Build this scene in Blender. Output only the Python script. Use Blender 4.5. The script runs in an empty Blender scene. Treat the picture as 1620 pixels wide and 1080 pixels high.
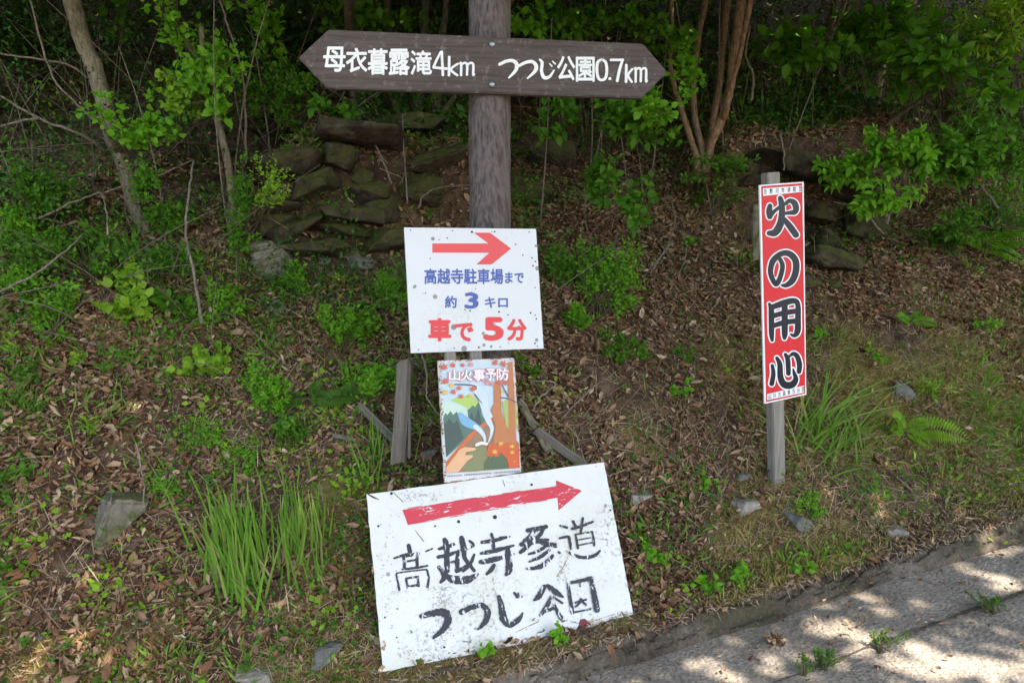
import bpy, bmesh, math, random
import numpy as np
from mathutils import Vector, Matrix

random.seed(7)
RNG = np.random.default_rng(11)
SC = bpy.context.scene
COL = SC.collection
R = math.radians

# ------------------------------------------------------------------ camera, sky, sun, exposure
PITCH = R(7.0)
CAMZ = 1.5
F = 1080.0                                   # focal length in pixels of the 1620 px wide photograph
cam = bpy.data.cameras.new('camera')
cam.lens = 24.0
cam.sensor_width = 36.0
cam.clip_start = 0.05
cam.clip_end = 500.0
camo = bpy.data.objects.new('camera', cam)
COL.objects.link(camo)
camo.location = (0, 0, CAMZ)
camo.rotation_euler = (R(90) - PITCH, 0, 0)
SC.camera = camo

SUN = Vector((0.40, -0.34, 0.85)).normalized()      # towards the sun
elev = math.asin(SUN.z)
azim = math.atan2(SUN.x, SUN.y)                     # from +Y, clockwise
w = bpy.data.worlds.new('World')
SC.world = w
w.use_nodes = True
wn = w.node_tree.nodes
sky = wn.new('ShaderNodeTexSky')
sky.sky_type = 'NISHITA'
sky.sun_disc = False
sky.sun_elevation = elev
sky.sun_rotation = azim
sky.air_density = 1.0
sky.dust_density = 2.5
sky.ozone_density = 0.6
bg = wn['Background']
bg.inputs['Strength'].default_value = 0.15
w.node_tree.links.new(sky.outputs[0], bg.inputs[0])
sl = bpy.data.lights.new('sun', 'SUN')
sl.energy = 3.4
sl.angle = R(0.53)
sl.color = (1.0, 0.93, 0.82)
so = bpy.data.objects.new('sun', sl)
COL.objects.link(so)
so.rotation_euler = SUN.to_track_quat('Z', 'Y').to_euler()
so.location = (3, -3, 8)
SC.view_settings.view_transform = 'Standard'
SC.view_settings.look = 'None'
SC.view_settings.exposure = 2.3
SC.view_settings.gamma = 1.0
SC.view_settings.use_curve_mapping = False
SC.render.engine = 'CYCLES'
SC.cycles.use_denoising = True
SC.cycles.max_bounces = 8
SC.cycles.diffuse_bounces = 4
SC.cycles.transparent_max_bounces = 4
SC.cycles.sample_clamp_indirect = 8.0

# ------------------------------------------------------------------ generic helpers
def tag(o, label=None, cat=None, group=None, kind=None):
    if label: o['label'] = label
    if cat: o['category'] = cat
    if group: o['group'] = group
    if kind: o['kind'] = kind
    return o

def link(name, me, mat=None, parent=None):
    o = bpy.data.objects.new(name, me)
    COL.objects.link(o)
    if mat is not None:
        me.materials.append(mat)
    if parent is not None:
        o.parent = parent
    return o

def empty(name, mw=None):
    o = bpy.data.objects.new(name, None)
    o.empty_display_size = 0.1
    COL.objects.link(o)
    if mw is not None:
        o.matrix_world = mw
    return o

def mesh_from(name, V, Fc, smooth=False):
    """V (n,3) array, Fc (m,k) int array"""
    me = bpy.data.meshes.new(name)
    V = np.ascontiguousarray(V, dtype=np.float32)
    Fc = np.ascontiguousarray(Fc, dtype=np.int32)
    m, k = Fc.shape
    me.vertices.add(len(V))
    me.vertices.foreach_set('co', V.ravel())
    me.loops.add(m * k)
    me.loops.foreach_set('vertex_index', Fc.ravel())
    me.polygons.add(m)
    me.polygons.foreach_set('loop_start', np.arange(0, m * k, k, dtype=np.int32))
    me.polygons.foreach_set('loop_total', np.full(m, k, dtype=np.int32))
    if smooth:
        me.polygons.foreach_set('use_smooth', np.ones(m, dtype=bool))
    me.update(calc_edges=True)
    me.validate()
    return me

def unit(a):
    return a / np.maximum(np.linalg.norm(a, axis=-1, keepdims=True), 1e-9)

_perm = np.random.default_rng(5).random((256, 256))
def vnoise(x, y):
    x = np.asarray(x, float); y = np.asarray(y, float)
    xi = np.floor(x).astype(int); yi = np.floor(y).astype(int)
    fx = x - xi; fy = y - yi
    fx = fx * fx * (3 - 2 * fx); fy = fy * fy * (3 - 2 * fy)
    a = _perm[xi & 255, yi & 255]; b = _perm[(xi + 1) & 255, yi & 255]
    c = _perm[xi & 255, (yi + 1) & 255]; d = _perm[(xi + 1) & 255, (yi + 1) & 255]
    return (a * (1 - fx) + b * fx) * (1 - fy) + (c * (1 - fx) + d * fx) * fy - 0.5
def fbm(x, y, o=4):
    t = 0; a = 1.0
    for k in range(o):
        t = t + a * vnoise(x * 2 ** k + 17.3 * k, y * 2 ** k + 5.1 * k); a *= 0.5
    return t

# ------------------------------------------------------------------ terrain functions
KSLOPE = 0.345
KC = math.cos(math.atan(KSLOPE))
def y_k(x):                                  # where the kerb meets the road
    x = np.asarray(x, float)
    return 2.20 + KSLOPE * np.clip(x, -30, 30) + 0.03 * vnoise(x * 1.3, 3.0) + 0.012 * vnoise(x * 7, 8.0)
def z_road(x, y):
    return 0.10 * np.clip(np.asarray(x, float), -14, 14) + 0 * np.asarray(y, float)
S_SOFT = np.array([0, .10, .18, .5, 1.0, 1.5, 2.2, 3.0, 8.0, 30.0])
H_SOFT = np.array([.075, .095, .12, .37, .90, 1.42, 2.08, 2.75, 6.6, 20.0])
S_LEDG = np.array([0, .10, .18, .5, 1.0, 1.44, 1.70, 1.77, 2.2, 3.0, 8.0, 30.0])
H_LEDG = np.array([.075, .095, .12, .37, .90, 1.30, 1.44, 2.12, 2.34, 2.85, 6.6, 20.0])
def sm(a, lo, hi):
    t = np.clip((a - lo) / (hi - lo), 0, 1)
    return t * t * (3 - 2 * t)
def h_bank(x, s):
    x = np.asarray(x, float); s = np.asarray(s, float)
    led = sm(x, -1.42, -1.15) * (1 - sm(x, -0.25, 0.0)) + sm(x, 1.15, 1.45) * (1 - sm(x, 2.7, 3.2))
    h = np.interp(s, S_SOFT, H_SOFT) * (1 - led) + np.interp(s, S_LEDG, H_LEDG) * led
    amp = sm(s, 0.1, 0.9)
    h = h + amp * (0.16 * fbm(x * 1.1, s * 1.1, 2) + 0.085 * fbm(x * 3.1 + 4, s * 3.1, 2)) + (0.25 + 0.75 * amp) * 0.035 * fbm(x * 11, s * 11 + 3, 3) + amp * .016 * vnoise(x * 26, s * 26)
    return h
def ground(x, y):
    s = (np.asarray(y, float) - y_k(x)) * KC
    return z_road(x, y) + np.where(s > 0, h_bank(x, np.maximum(s, 0)), 0.0)
def gnormal(x, y, e=0.04):
    gx = (ground(x + e, y) - ground(x - e, y)) / (2 * e)
    gy = (ground(x, y + e) - ground(x, y - e)) / (2 * e)
    n = np.stack([-gx, -gy, np.ones_like(gx)], -1)
    return unit(n)

CP, SP = math.cos(PITCH), math.sin(PITCH)
def ray(px, py):
    X = (px - 810) / F; Z = -(py - 540) / F
    return Vector((X, CP + SP * Z, -SP + CP * Z))
def P(px, py, d):                            # the point seen at a pixel, d metres in front (along y)
    r = ray(px, py)
    return Vector((0, 0, CAMZ)) + r * (d / r.y)
_T = np.concatenate([np.arange(1.2, 6, .012), np.arange(6, 40, .05)])
def G(px, py):                               # where the view ray meets the ground
    r = ray(px, py)
    t = _T / r.y
    x = r.x * t; y = r.y * t; z = CAMZ + r.z * t
    k = np.nonzero(z < ground(x, y))[0]
    i = k[0] if len(k) else len(t) - 1
    return Vector((x[i], y[i], z[i]))

# ------------------------------------------------------------------ materials
def newmat(name):
    m = bpy.data.materials.new(name)
    m.use_nodes = True
    nt = m.node_tree
    b = nt.nodes['Principled BSDF']
    return m, nt, b
def nd(nt, t, **kw):
    n = nt.nodes.new(t)
    for k, v in kw.items():
        if k in n.inputs: n.inputs[k].default_value = v
        else: setattr(n, k, v)
    return n
def ramp(nt, fac, stops, interp='LINEAR'):
    r = nt.nodes.new('ShaderNodeValToRGB')
    r.color_ramp.interpolation = interp
    e = r.color_ramp.elements
    while len(e) < len(stops): e.new(0.5)
    for i, (p, c) in enumerate(stops):
        e[i].position = p
        e[i].color = (c[0], c[1], c[2], 1) if not isinstance(c, (int, float)) else (c, c, c, 1)
    nt.links.new(fac, r.inputs[0])
    return r.outputs[0]
def mixc(nt, fac, a, b, mode='MIX'):
    m = nt.nodes.new('ShaderNodeMix')
    m.data_type = 'RGBA'; m.blend_type = mode
    for sock, v in ((m.inputs[0], fac), (m.inputs[6], a), (m.inputs[7], b)):
        if hasattr(v, 'is_output') or isinstance(v, bpy.types.NodeSocket): nt.links.new(v, sock)
        elif isinstance(v, (int, float)): sock.default_value = v
        else: sock.default_value = (v[0], v[1], v[2], 1)
    return m.outputs[2]
def coords(nt, scale=(1, 1, 1), kind='Object', rot=(0, 0, 0)):
    t = nt.nodes.new('ShaderNodeTexCoord')
    mp = nt.nodes.new('ShaderNodeMapping')
    mp.inputs['Scale'].default_value = scale
    mp.inputs['Rotation'].default_value = rot
    nt.links.new(t.outputs[kind], mp.inputs[0])
    return mp.outputs[0]
def noise(nt, vec, scale, detail=6, rough=.6, dist=0):
    n = nd(nt, 'ShaderNodeTexNoise')
    n.inputs['Scale'].default_value = scale; n.inputs['Detail'].default_value = detail
    n.inputs['Roughness'].default_value = rough; n.inputs['Distortion'].default_value = dist
    nt.links.new(vec, n.inputs['Vector'])
    return n.outputs['Fac']
def voro(nt, vec, scale, feature='F1', out='Distance'):
    n = nd(nt, 'ShaderNodeTexVoronoi'); n.feature = feature
    n.inputs['Scale'].default_value = scale
    nt.links.new(vec, n.inputs['Vector'])
    return n.outputs[out]
def bump(nt, b, h, strength, dist):
    n = nd(nt, 'ShaderNodeBump')
    n.inputs['Strength'].default_value = strength; n.inputs['Distance'].default_value = dist
    nt.links.new(h, n.inputs['Height']); nt.links.new(n.outputs[0], b.inputs['Normal'])
    return n
def mathn(nt, op, a, b=None):
    n = nd(nt, 'ShaderNodeMath'); n.operation = op
    for i, v in enumerate((a, b)):
        if v is None: continue
        if isinstance(v, (int, float)): n.inputs[i].default_value = v
        else: nt.links.new(v, n.inputs[i])
    return n.outputs[0]

def leaf_mat(name, cols, trans=0.42, rough=0.55, tcol=None, spec=0.18):
    m, nt, b = newmat(name)
    g = nd(nt, 'ShaderNodeNewGeometry')
    c = ramp(nt, g.outputs['Random Per Island'], [(i / (len(cols) - 1), c) for i, c in enumerate(cols)])
    n = noise(nt, coords(nt), 60, 2)
    c = mixc(nt, 0.25, c, ramp(nt, n, [(0.3, (.5, .5, .5)), (0.7, (1.3, 1.3, 1.1))]), 'MULTIPLY')
    nt.links.new(c, b.inputs['Base Color'])
    b.inputs['Roughness'].default_value = rough
    b.inputs['Specular IOR Level'].default_value = spec
    if trans > 0:
        t = nd(nt, 'ShaderNodeBsdfTranslucent')
        tc = mixc(nt, 1.0, c, tcol or (1.3, 1.45, 0.5), 'MULTIPLY')
        nt.links.new(tc, t.inputs['Color'])
        mx = nd(nt, 'ShaderNodeMixShader'); mx.inputs[0].default_value = trans
        nt.links.new(b.outputs[0], mx.inputs[1]); nt.links.new(t.outputs[0], mx.inputs[2])
        nt.links.new(mx.outputs[0], nt.nodes['Material Output'].inputs[0])
    return m
M = {}
M['leaf_bright'] = leaf_mat('leaf bright green', [(.11, .27, .014), (.155, .36, .02), (.21, .41, .03), (.125, .31, .016)])
M['leaf_lime'] = leaf_mat('leaf yellow green', [(.17, .31, .02), (.23, .39, .028), (.3, .43, .04), (.18, .34, .022)])
M['leaf_mid'] = leaf_mat('leaf mid green', [(.055, .155, .012), (.085, .215, .016), (.125, .265, .02), (.07, .185, .014)])
M['leaf_weed'] = leaf_mat('creeping weed leaf', [(.045, .12, .012), (.075, .18, .018), (.11, .22, .026), (.06, .14, .016)])
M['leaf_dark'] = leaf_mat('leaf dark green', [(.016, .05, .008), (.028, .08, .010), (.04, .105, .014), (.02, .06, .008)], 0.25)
M['grass'] = leaf_mat('grass blade', [(.08, .19, .018), (.13, .27, .025), (.18, .32, .036), (.1, .22, .02), (.26, .3, .07), (.12, .25, .025)], 0.3)
M['dry_grass'] = leaf_mat('dry moss and grass', [(.3, .24, .05), (.19, .185, .03), (.42, .31, .12), (.15, .165, .025), (.34, .26, .08), (.46, .36, .19), (.21, .2, .035)], 0.2, 0.7, (1.2, 1.1, .6), .1)
M['dead'] = leaf_mat('dead leaf', [(.1, .048, .026), (.26, .125, .066), (.35, .195, .1), (.15, .072, .038), (.46, .3, .175), (.21, .105, .058), (.56, .42, .28), (.3, .175, .105), (.1, .05, .029), (.4, .25, .15), (.17, .09, .05), (.06, .032, .02)], 0.12, 0.65, (1.2, .9, .6), .08)
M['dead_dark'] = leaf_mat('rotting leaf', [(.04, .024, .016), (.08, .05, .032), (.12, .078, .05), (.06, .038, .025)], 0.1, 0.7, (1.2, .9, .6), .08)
M['straw'] = leaf_mat('dry twig straw', [(.14, .085, .05), (.28, .185, .112), (.44, .33, .22), (.2, .125, .075), (.38, .265, .17)], 0.0, 0.75, None, .15)

def bark_mat(name, a, b_, c_, moss=0.25, sc=1.0):
    m, nt, b = newmat(name)
    v = coords(nt, (14 * sc, 14 * sc, 4 * sc))
    n1 = noise(nt, v, 5, 9, .72, .4)
    n2 = noise(nt, coords(nt), 6, 4)
    c = ramp(nt, n1, [(.36, a), (.5, b_), (.64, c_)])
    c = mixc(nt, ramp(nt, n2, [(.5, 0.0), (.7, moss)]), c, (.07, .075, .03))
    nt.links.new(c, b.inputs['Base Color'])
    b.inputs['Roughness'].default_value = .85
    b.inputs['Specular IOR Level'].default_value = .2
    bump(nt, b, n1, .7, .012)
    return m
M['bark_pale'] = bark_mat('pale olive bark', (.09, .07, .045), (.2, .16, .105), (.3, .25, .17), .5)
M['bark_orange'] = bark_mat('orange brown bark', (.1, .056, .03), (.225, .13, .07), (.35, .22, .13), .15)
M['bark_grey'] = bark_mat('grey brown bark', (.06, .045, .032), (.13, .1, .07), (.2, .16, .12), .4)
M['twig'] = bark_mat('dead twig bark', (.1, .075, .055), (.19, .145, .11), (.27, .22, .17), .1)
M['stem'] = bark_mat('green brown stem', (.05, .045, .022), (.1, .085, .04), (.15, .13, .06), .3)

def rock_mat(name, a, b_, c_, moss, lich=0.3):
    m, nt, b = newmat(name)
    v = coords(nt)
    n1 = noise(nt, v, 9, 8, .62, .3)
    n2 = noise(nt, v, 40, 5, .6)
    c = ramp(nt, n1, [(.3, a), (.5, b_), (.68, c_)])
    c = mixc(nt, .5, c, ramp(nt, n2, [(.3, (.6, .6, .6)), (.7, (1.25, 1.22, 1.2))]), 'MULTIPLY')
    n3 = noise(nt, v, 5, 5, .65)
    g = nd(nt, 'ShaderNodeNewGeometry')
    sx = nd(nt, 'ShaderNodeSeparateXYZ'); nt.links.new(g.outputs['Normal'], sx.inputs[0])
    up = mathn(nt, 'ADD', mathn(nt, 'MULTIPLY', sx.outputs[2], .22), n3)
    c = mixc(nt, ramp(nt, up, [(.62 - .2 * moss, 0.0), (.74 - .2 * moss, min(1, moss * 1.2))]), c, mixc(nt, n2, (.035, .042, .008), (.09, .09, .02)))
    c = mixc(nt, ramp(nt, noise(nt, v, 13, 3, .7), [(.62, 0.0), (.7, lich)]), c, (.36, .36, .31))
    nt.links.new(c, b.inputs['Base Color'])
    b.inputs['Roughness'].default_value = .92
    b.inputs['Specular IOR Level'].default_value = .1
    bump(nt, b, mixc(nt, .4, n1, n2), 1.0, .03)
    return m
M['rock_ledge'] = rock_mat('dark mossy slate', (.024, .018, .012), (.062, .048, .032), (.12, .097, .068), .7, .1)
M['rock_moss'] = rock_mat('mossy boulder stone', (.1, .085, .058), (.2, .17, .12), (.3, .265, .2), .75, .3)
M['rock_boulder'] = rock_mat('pale boulder stone', (.1, .085, .065), (.22, .195, .155), (.36, .33, .28), .68, .4)
M['rock_grey'] = rock_mat('grey slate stone', (.09, .086, .075), (.155, .148, .13), (.225, .215, .19), .3, .2)
M['rock_pale'] = rock_mat('pale stone', (.2, .175, .145), (.31, .275, .235), (.42, .38, .33), .3, .4)

def soil_mat():
    m, nt, b = newmat('bank soil')
    v = coords(nt)
    n1 = noise(nt, v, 14, 8, .7)
    n2 = noise(nt, v, 2.2, 5, .6)
    n3 = noise(nt, v, 60, 4, .6)
    c = ramp(nt, n1, [(.3, (.03, .018, .011)), (.5, (.095, .058, .036)), (.7, (.2, .128, .084))])
    ms = mixc(nt, ramp(nt, n3, [(.3, 0.0), (.7, 1.0)]), (.08, .066, .018), (.25, .195, .065))
    att = nd(nt, 'ShaderNodeAttribute'); att.attribute_name = 'moss'
    mm = mathn(nt, 'ADD', n2, mathn(nt, 'MULTIPLY', att.outputs['Fac'], .28))
    c = mixc(nt, ramp(nt, mm, [(.55, 0.0), (.66, .9)]), c, ms)
    nt.links.new(c, b.inputs['Base Color'])
    b.inputs['Roughness'].default_value = .95
    b.inputs['Specular IOR Level'].default_value = .1
    bump(nt, b, mixc(nt, .5, n1, n3), 1.0, .03)
    return m
def conc_mat(name, cols, moss, fine=1.0, mossn=(.52, .64)):
    m, nt, b = newmat(name)
    v = coords(nt)
    n1 = noise(nt, v, 3.5, 7, .65)
    n2 = noise(nt, v, 70 * fine, 5, .7)
    v1 = voro(nt, v, 95 * fine)
    vc = voro(nt, v, 95 * fine, 'F1', 'Color')
    c = ramp(nt, n1, [(.3, cols[0]), (.52, cols[1]), (.7, cols[2])])
    agg = mixc(nt, ramp(nt, vc, [(.25, 0.0), (.8, 1.0)]), (.62, .6, .57), (1.45, 1.42, 1.38))
    c = mixc(nt, ramp(nt, v1, [(.3, .75), (.55, 0.1)]), c, mixc(nt, 1.0, c, agg, 'MULTIPLY'))
    c = mixc(nt, .55, c, ramp(nt, n2, [(.3, (.55, .54, .53)), (.68, (1.3, 1.28, 1.26))]), 'MULTIPLY')
    n4 = noise(nt, v, 1.6, 6, .7, .4)
    c = mixc(nt, ramp(nt, n4, [(mossn[0], 0.0), (mossn[1], moss)]), c, mixc(nt, n2, (.035, .035, .014), (.085, .075, .03)))
    nt.links.new(c, b.inputs['Base Color'])
    b.inputs['Roughness'].default_value = .88
    b.inputs['Specular IOR Level'].default_value = .25
    h = mixc(nt, .5, n2, v1)
    bump(nt, b, h, .75, .012)
    return m
M['soil'] = soil_mat()
M['road'] = conc_mat('worn concrete road', ((.185, .155, .122), (.275, .232, .188), (.35, .3, .248)), .45, .8, (.55, .72))
M['kerb'] = conc_mat('mossy kerb concrete', ((.045, .033, .022), (.11, .086, .062), (.21, .175, .138)), .85, .8, (.48, .64))

def wood_mat(name, a, b_, c_, along='Z', spots=0.0, sc=1.0, gr=1.0):
    m, nt, b = newmat(name)
    s = {'X': (1.2, 26, 26), 'Z': (26, 26, 1.2)}[along]
    v = coords(nt, tuple(q * sc for q in s))
    n1 = noise(nt, v, 2.5, 8, .7, .5)
    n2 = noise(nt, coords(nt), 30, 4, .65)
    c = ramp(nt, n1, [(.28, a), (.5, b_), (.74, c_)])
    if spots:
        c = mixc(nt, ramp(nt, n2, [(.56, 0.0), (.66, spots)]), c, (.33, .32, .29))
    nt.links.new(c, b.inputs['Base Color'])
    b.inputs['Roughness'].default_value = .8
    b.inputs['Specular IOR Level'].default_value = .25
    bump(nt, b, n1, .6 * gr, .006)
    return m
M['board_wood'] = wood_mat('weathered dark sign wood', (.048, .035, .03), (.088, .068, .059), (.13, .106, .094), 'X', .28, 1.0)
M['stake_wood'] = wood_mat('grey weathered stake wood', (.15, .132, .106), (.235, .21, .172), (.32, .29, .245), 'Z')
M['old_wood'] = wood_mat('rotten grey wood', (.07, .058, .044), (.13, .106, .082), (.22, .185, .145), 'Z', .1)

def post_mat():
    m, nt, b = newmat('imitation bark post')
    v = coords(nt, (1, 1, 1))
    g = nd(nt, 'ShaderNodeTexCoord')
    n2 = noise(nt, v, 25, 5, .6)
    att = nd(nt, 'ShaderNodeAttribute'); att.attribute_name = 'ridge'
    c = ramp(nt, att.outputs['Fac'], [(.22, (.02, .0135, .011)), (.5, (.056, .039, .032)), (.8, (.112, .083, .071))])
    c = mixc(nt, .5, c, ramp(nt, n2, [(.3, (.7, .7, .7)), (.7, (1.25, 1.2, 1.2))]), 'MULTIPLY')
    nt.links.new(c, b.inputs['Base Color'])
    b.inputs['Roughness'].default_value = .6
    bump(nt, b, n2, .3, .003)
    return m
M['post'] = post_mat()

def paint(name, col, rough=.35, worn=0.0, under=(.75, .75, .74), wscale=(1, 1, 1), ws=25, lo=.55):
    m, nt, b = newmat(name)
    if worn:
        n = noise(nt, coords(nt, wscale), ws, 6, .7, .6)
        c = mixc(nt, ramp(nt, n, [(lo, 0.0), (lo + .04, worn)]), col, under)
        nt.links.new(c, b.inputs['Base Color'])
    else:
        n = noise(nt, coords(nt), 18, 4, .6)
        c = mixc(nt, .35, col, ramp(nt, n, [(.3, (.82, .82, .82)), (.7, (1.08, 1.08, 1.08))]), 'MULTIPLY')
        nt.links.new(c, b.inputs['Base Color'])
    b.inputs['Roughness'].default_value = rough
    b.inputs['Specular IOR Level'].default_value = .25
    return m
def white_panel(name, base, rust, spot_scale, spot_amt, dirt, edge=None):
    """painted sheet metal: dots of rust, streaks of dirt"""
    m, nt, b = newmat(name)
    v = coords(nt)
    n1 = noise(nt, v, 5, 6, .65)
    c = mixc(nt, ramp(nt, n1, [(.42, 0.0), (.72, dirt)]), base, (.5, .48, .36))
    # rust dots of uneven size
    vd = voro(nt, v, spot_scale); vcol = voro(nt, v, spot_scale, 'F1', 'Color')
    sep = nd(nt, 'ShaderNodeSeparateColor'); nt.links.new(vcol, sep.inputs[0])
    thr = mathn(nt, 'MULTIPLY', mathn(nt, 'MAXIMUM', mathn(nt, 'SUBTRACT', sep.outputs[0], 1 - spot_amt), 0.0), .55)
    n5 = noise(nt, v, 3.0, 3, .5)
    thr = mathn(nt, 'MULTIPLY', thr, ramp(nt, n5, [(.4, 0.25), (.6, 1.3)]))
    d = mathn(nt, 'SUBTRACT', thr, vd)
    c = mixc(nt, ramp(nt, d, [(0.0, 0.0), (.03, .85)]), c, ramp(nt, sep.outputs[1], [(.2, (.16, .15, .14)), (.6, (.3, .24, .16)), (.9, (.12, .1, .09))]))
    # fine grime
    n2 = noise(nt, v, 60, 5, .7)
    n3 = noise(nt, v, 3.2, 5, .6)
    gm = mathn(nt, 'MULTIPLY', ramp(nt, n2, [(.52, 0.0), (.6, 1.0)]), ramp(nt, n3, [(.5, 0.0), (.66, rust)]))
    c = mixc(nt, gm, c, (.2, .2, .17))
    nt.links.new(c, b.inputs['Base Color'])
    b.inputs['Roughness'].default_value = .32
    bump(nt, b, n1, .08, .01)
    return m
M['white_sign'] = white_panel('white enamel panel', (.585, .585, .58), .25, 26, .62, .22)
M['big_sign'] = white_panel('dirty white painted sheet', (.58, .565, .53), 1.0, 15, .3, .95)
M['poster_white'] = paint('poster white', (.72, .73, .74), .4)
M['rust'] = paint('rust', (.16, .06, .025), .85, .8, (.34, .2, .12), ws=45, lo=.5)
M['poster_panel'] = paint('poster sheet metal with rusting rim', (.62, .56, .5), .6, .85, (.28, .12, .06), ws=30, lo=.5)
M['red_panel'] = paint('red sign paint', (.63, .026, .03), .45)
M['red_arrow'] = paint('flat red arrow paint', (.66, .075, .075), .4, .25, (.72, .3, .28), ws=40, lo=.66)
M['red_brush'] = paint('brushed red paint', (.5, .035, .05), .45, .95, (.72, .66, .66), (2.0, 9, 9), 7, .585)
M['blue_text'] = paint('blue lettering', (.07, .11, .33), .4, .4, (.35, .37, .5), ws=60, lo=.66)
M['red_text'] = paint('red lettering', (.62, .06, .06), .4, .4, (.72, .4, .38), ws=60, lo=.66)
M['black_brush'] = paint('brushed black paint', (.028, .029, .033), .5, .95, (.66, .66, .65), (5, 5, 2), 11, .57)
M['black_ink'] = paint('black lettering', (.018, .021, .028), .35)
M['white_ink'] = paint('white lettering', (.82, .82, .8), .5)
M['white_ink_worn'] = paint('white painted lettering', (.8, .79, .76), .6, .5, (.4, .38, .36), ws=50, lo=.61)
M['steel'] = paint('galvanised bolt', (.32, .34, .36), .4)
M['steel'].node_tree.nodes['Principled BSDF'].inputs['Metallic'].default_value = .8
M['hole'] = paint('dark nail head', (.03, .022, .018), .7)

# ------------------------------------------------------------------ mesh builders
def tube_arrays(pts, radii, sides=8, wob=0.0):
    pts = [Vector(p) for p in pts]
    V = []; Fc = []
    n = len(pts)
    ref = Vector((0.3, 0.9, 0.2))
    for i, p in enumerate(pts):
        t = (pts[min(i + 1, n - 1)] - pts[max(i - 1, 0)]).normalized()
        a = t.cross(ref)
        if a.length < 1e-3: a = t.cross(Vector((1, 0, 0)))
        a.normalize(); b = t.cross(a).normalized()
        for k in range(sides):
            an = 2 * math.pi * k / sides
            r = radii[i] * (1 + (wob * random.uniform(-1, 1) if wob else 0))
            V.append(p + a * (math.cos(an) * r) + b * (math.sin(an) * r))
    for i in range(n - 1):
        for k in range(sides):
            k2 = (k + 1) % sides
            Fc.append((i * sides + k, i * sides + k2, (i + 1) * sides + k2, (i + 1) * sides + k))
    c0 = len(V); V.append(pts[0]); V.append(pts[-1])
    for k in range(sides):
        k2 = (k + 1) % sides
        Fc.append((c0, k2, k, c0))
        Fc.append((c0 + 1, (n - 1) * sides + k, (n - 1) * sides + k2, c0 + 1))
    return V, Fc
class MB:
    """collects pieces and links them as one mesh"""
    def __init__(s): s.V = []; s.F = []
    def add(s, V, Fc):
        o = len(s.V); s.V += [tuple(v) for v in V]
        for f in Fc:
            g = []
            for i in f:
                if i + o not in g: g.append(i + o)
            s.F.append(tuple(g))
    def tube(s, pts, radii, sides=8, wob=0.0): s.add(*tube_arrays(pts, radii, sides, wob))
    def box(s, lo, hi):
        x0, y0, z0 = lo; x1, y1, z1 = hi
        V = [(x0, y0, z0), (x1, y0, z0), (x1, y1, z0), (x0, y1, z0), (x0, y0, z1), (x1, y0, z1), (x1, y1, z1), (x0, y1, z1)]
        s.add(V, [(0, 3, 2, 1), (4, 5, 6, 7), (0, 1, 5, 4), (1, 2, 6, 5), (2, 3, 7, 6), (3, 0, 4, 7)])
    def build(s, name, mat, parent=None, smooth=False, bev=0):
        me = bpy.data.meshes.new(name)
        me.from_pydata(s.V, [], s.F)
        if bev:
            bm = bmesh.new(); bm.from_mesh(me)
            bmesh.ops.bevel(bm, geom=bm.edges[:], offset=bev, segments=2, affect='EDGES')
            bm.to_mesh(me); bm.free()
        if smooth:
            for p in me.polygons: p.use_smooth = True
        me.update()
        return link(name, me, mat, parent)

def smooth_path(pts, rad, n=6):
    pts = [np.array(p, float) for p in pts]
    out = []; ro = []
    m = len(pts)
    for i in range(m - 1):
        p0 = pts[max(i - 1, 0)]; p1 = pts[i]; p2 = pts[i + 1]; p3 = pts[min(i + 2, m - 1)]
        for k in range(n):
            t = k / n
            out.append(.5 * ((2 * p1) + (-p0 + p2) * t + (2 * p0 - 5 * p1 + 4 * p2 - p3) * t * t + (-p0 + 3 * p1 - 3 * p2 + p3) * t ** 3))
            ro.append(rad[i] * (1 - t) + rad[i + 1] * t)
    out.append(pts[-1]); ro.append(rad[-1])
    return out, ro

# leaf templates: x across, y along, z out of the blade; triangles only
LEAF8_V = np.array([(0, 0, 0), (0, .34, .03), (0, .7, .02), (0, 1, -.09), (-.36, .3, .11), (-.3, .66, .07), (.36, .3, .11), (.3, .66, .07)], float)
LEAF8_F = np.array([(0, 1, 4), (1, 5, 4), (1, 2, 5), (2, 3, 5), (0, 6, 1), (1, 6, 7), (1, 7, 2), (2, 7, 3)])
LEAF4_V = np.array([(0, 0, 0), (-.36, .45, .08), (0, 1, -.06), (.36, .45, .08)], float)
LEAF4_F = np.array([(0, 2, 1), (0, 3, 2)])
DEAD_V = np.array([(0, 0, .16), (0.03, .34, -.02), (-.04, .7, .0), (.1, 1, .3), (-.38, .26, .2), (-.25, .66, .34), (.33, .36, .26), (.3, .7, .08)], float)
def leaves(tv, tf, pos, dirv, nrm, length, width):
    pos = np.asarray(pos, float); n = len(pos)
    Y = unit(np.asarray(dirv, float))
    X = unit(np.cross(Y, np.asarray(nrm, float)))
    Z = np.cross(X, Y)
    L = np.broadcast_to(np.asarray(length, float), (n,))[:, None, None]
    W = np.broadcast_to(np.asarray(width, float), (n,))[:, None, None]
    V = pos[:, None, :] + tv[None, :, 0:1] * W * X[:, None, :] + tv[None, :, 1:2] * L * Y[:, None, :] + tv[None, :, 2:3] * L * Z[:, None, :]
    Fc = tf[None, :, :] + (np.arange(n) * len(tv))[:, None, None]
    return V.reshape(-1, 3), Fc.reshape(-1, tf.shape[1])
def rnd_dirs(n, rng=RNG):
    return unit(rng.normal(size=(n, 3)))

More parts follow.
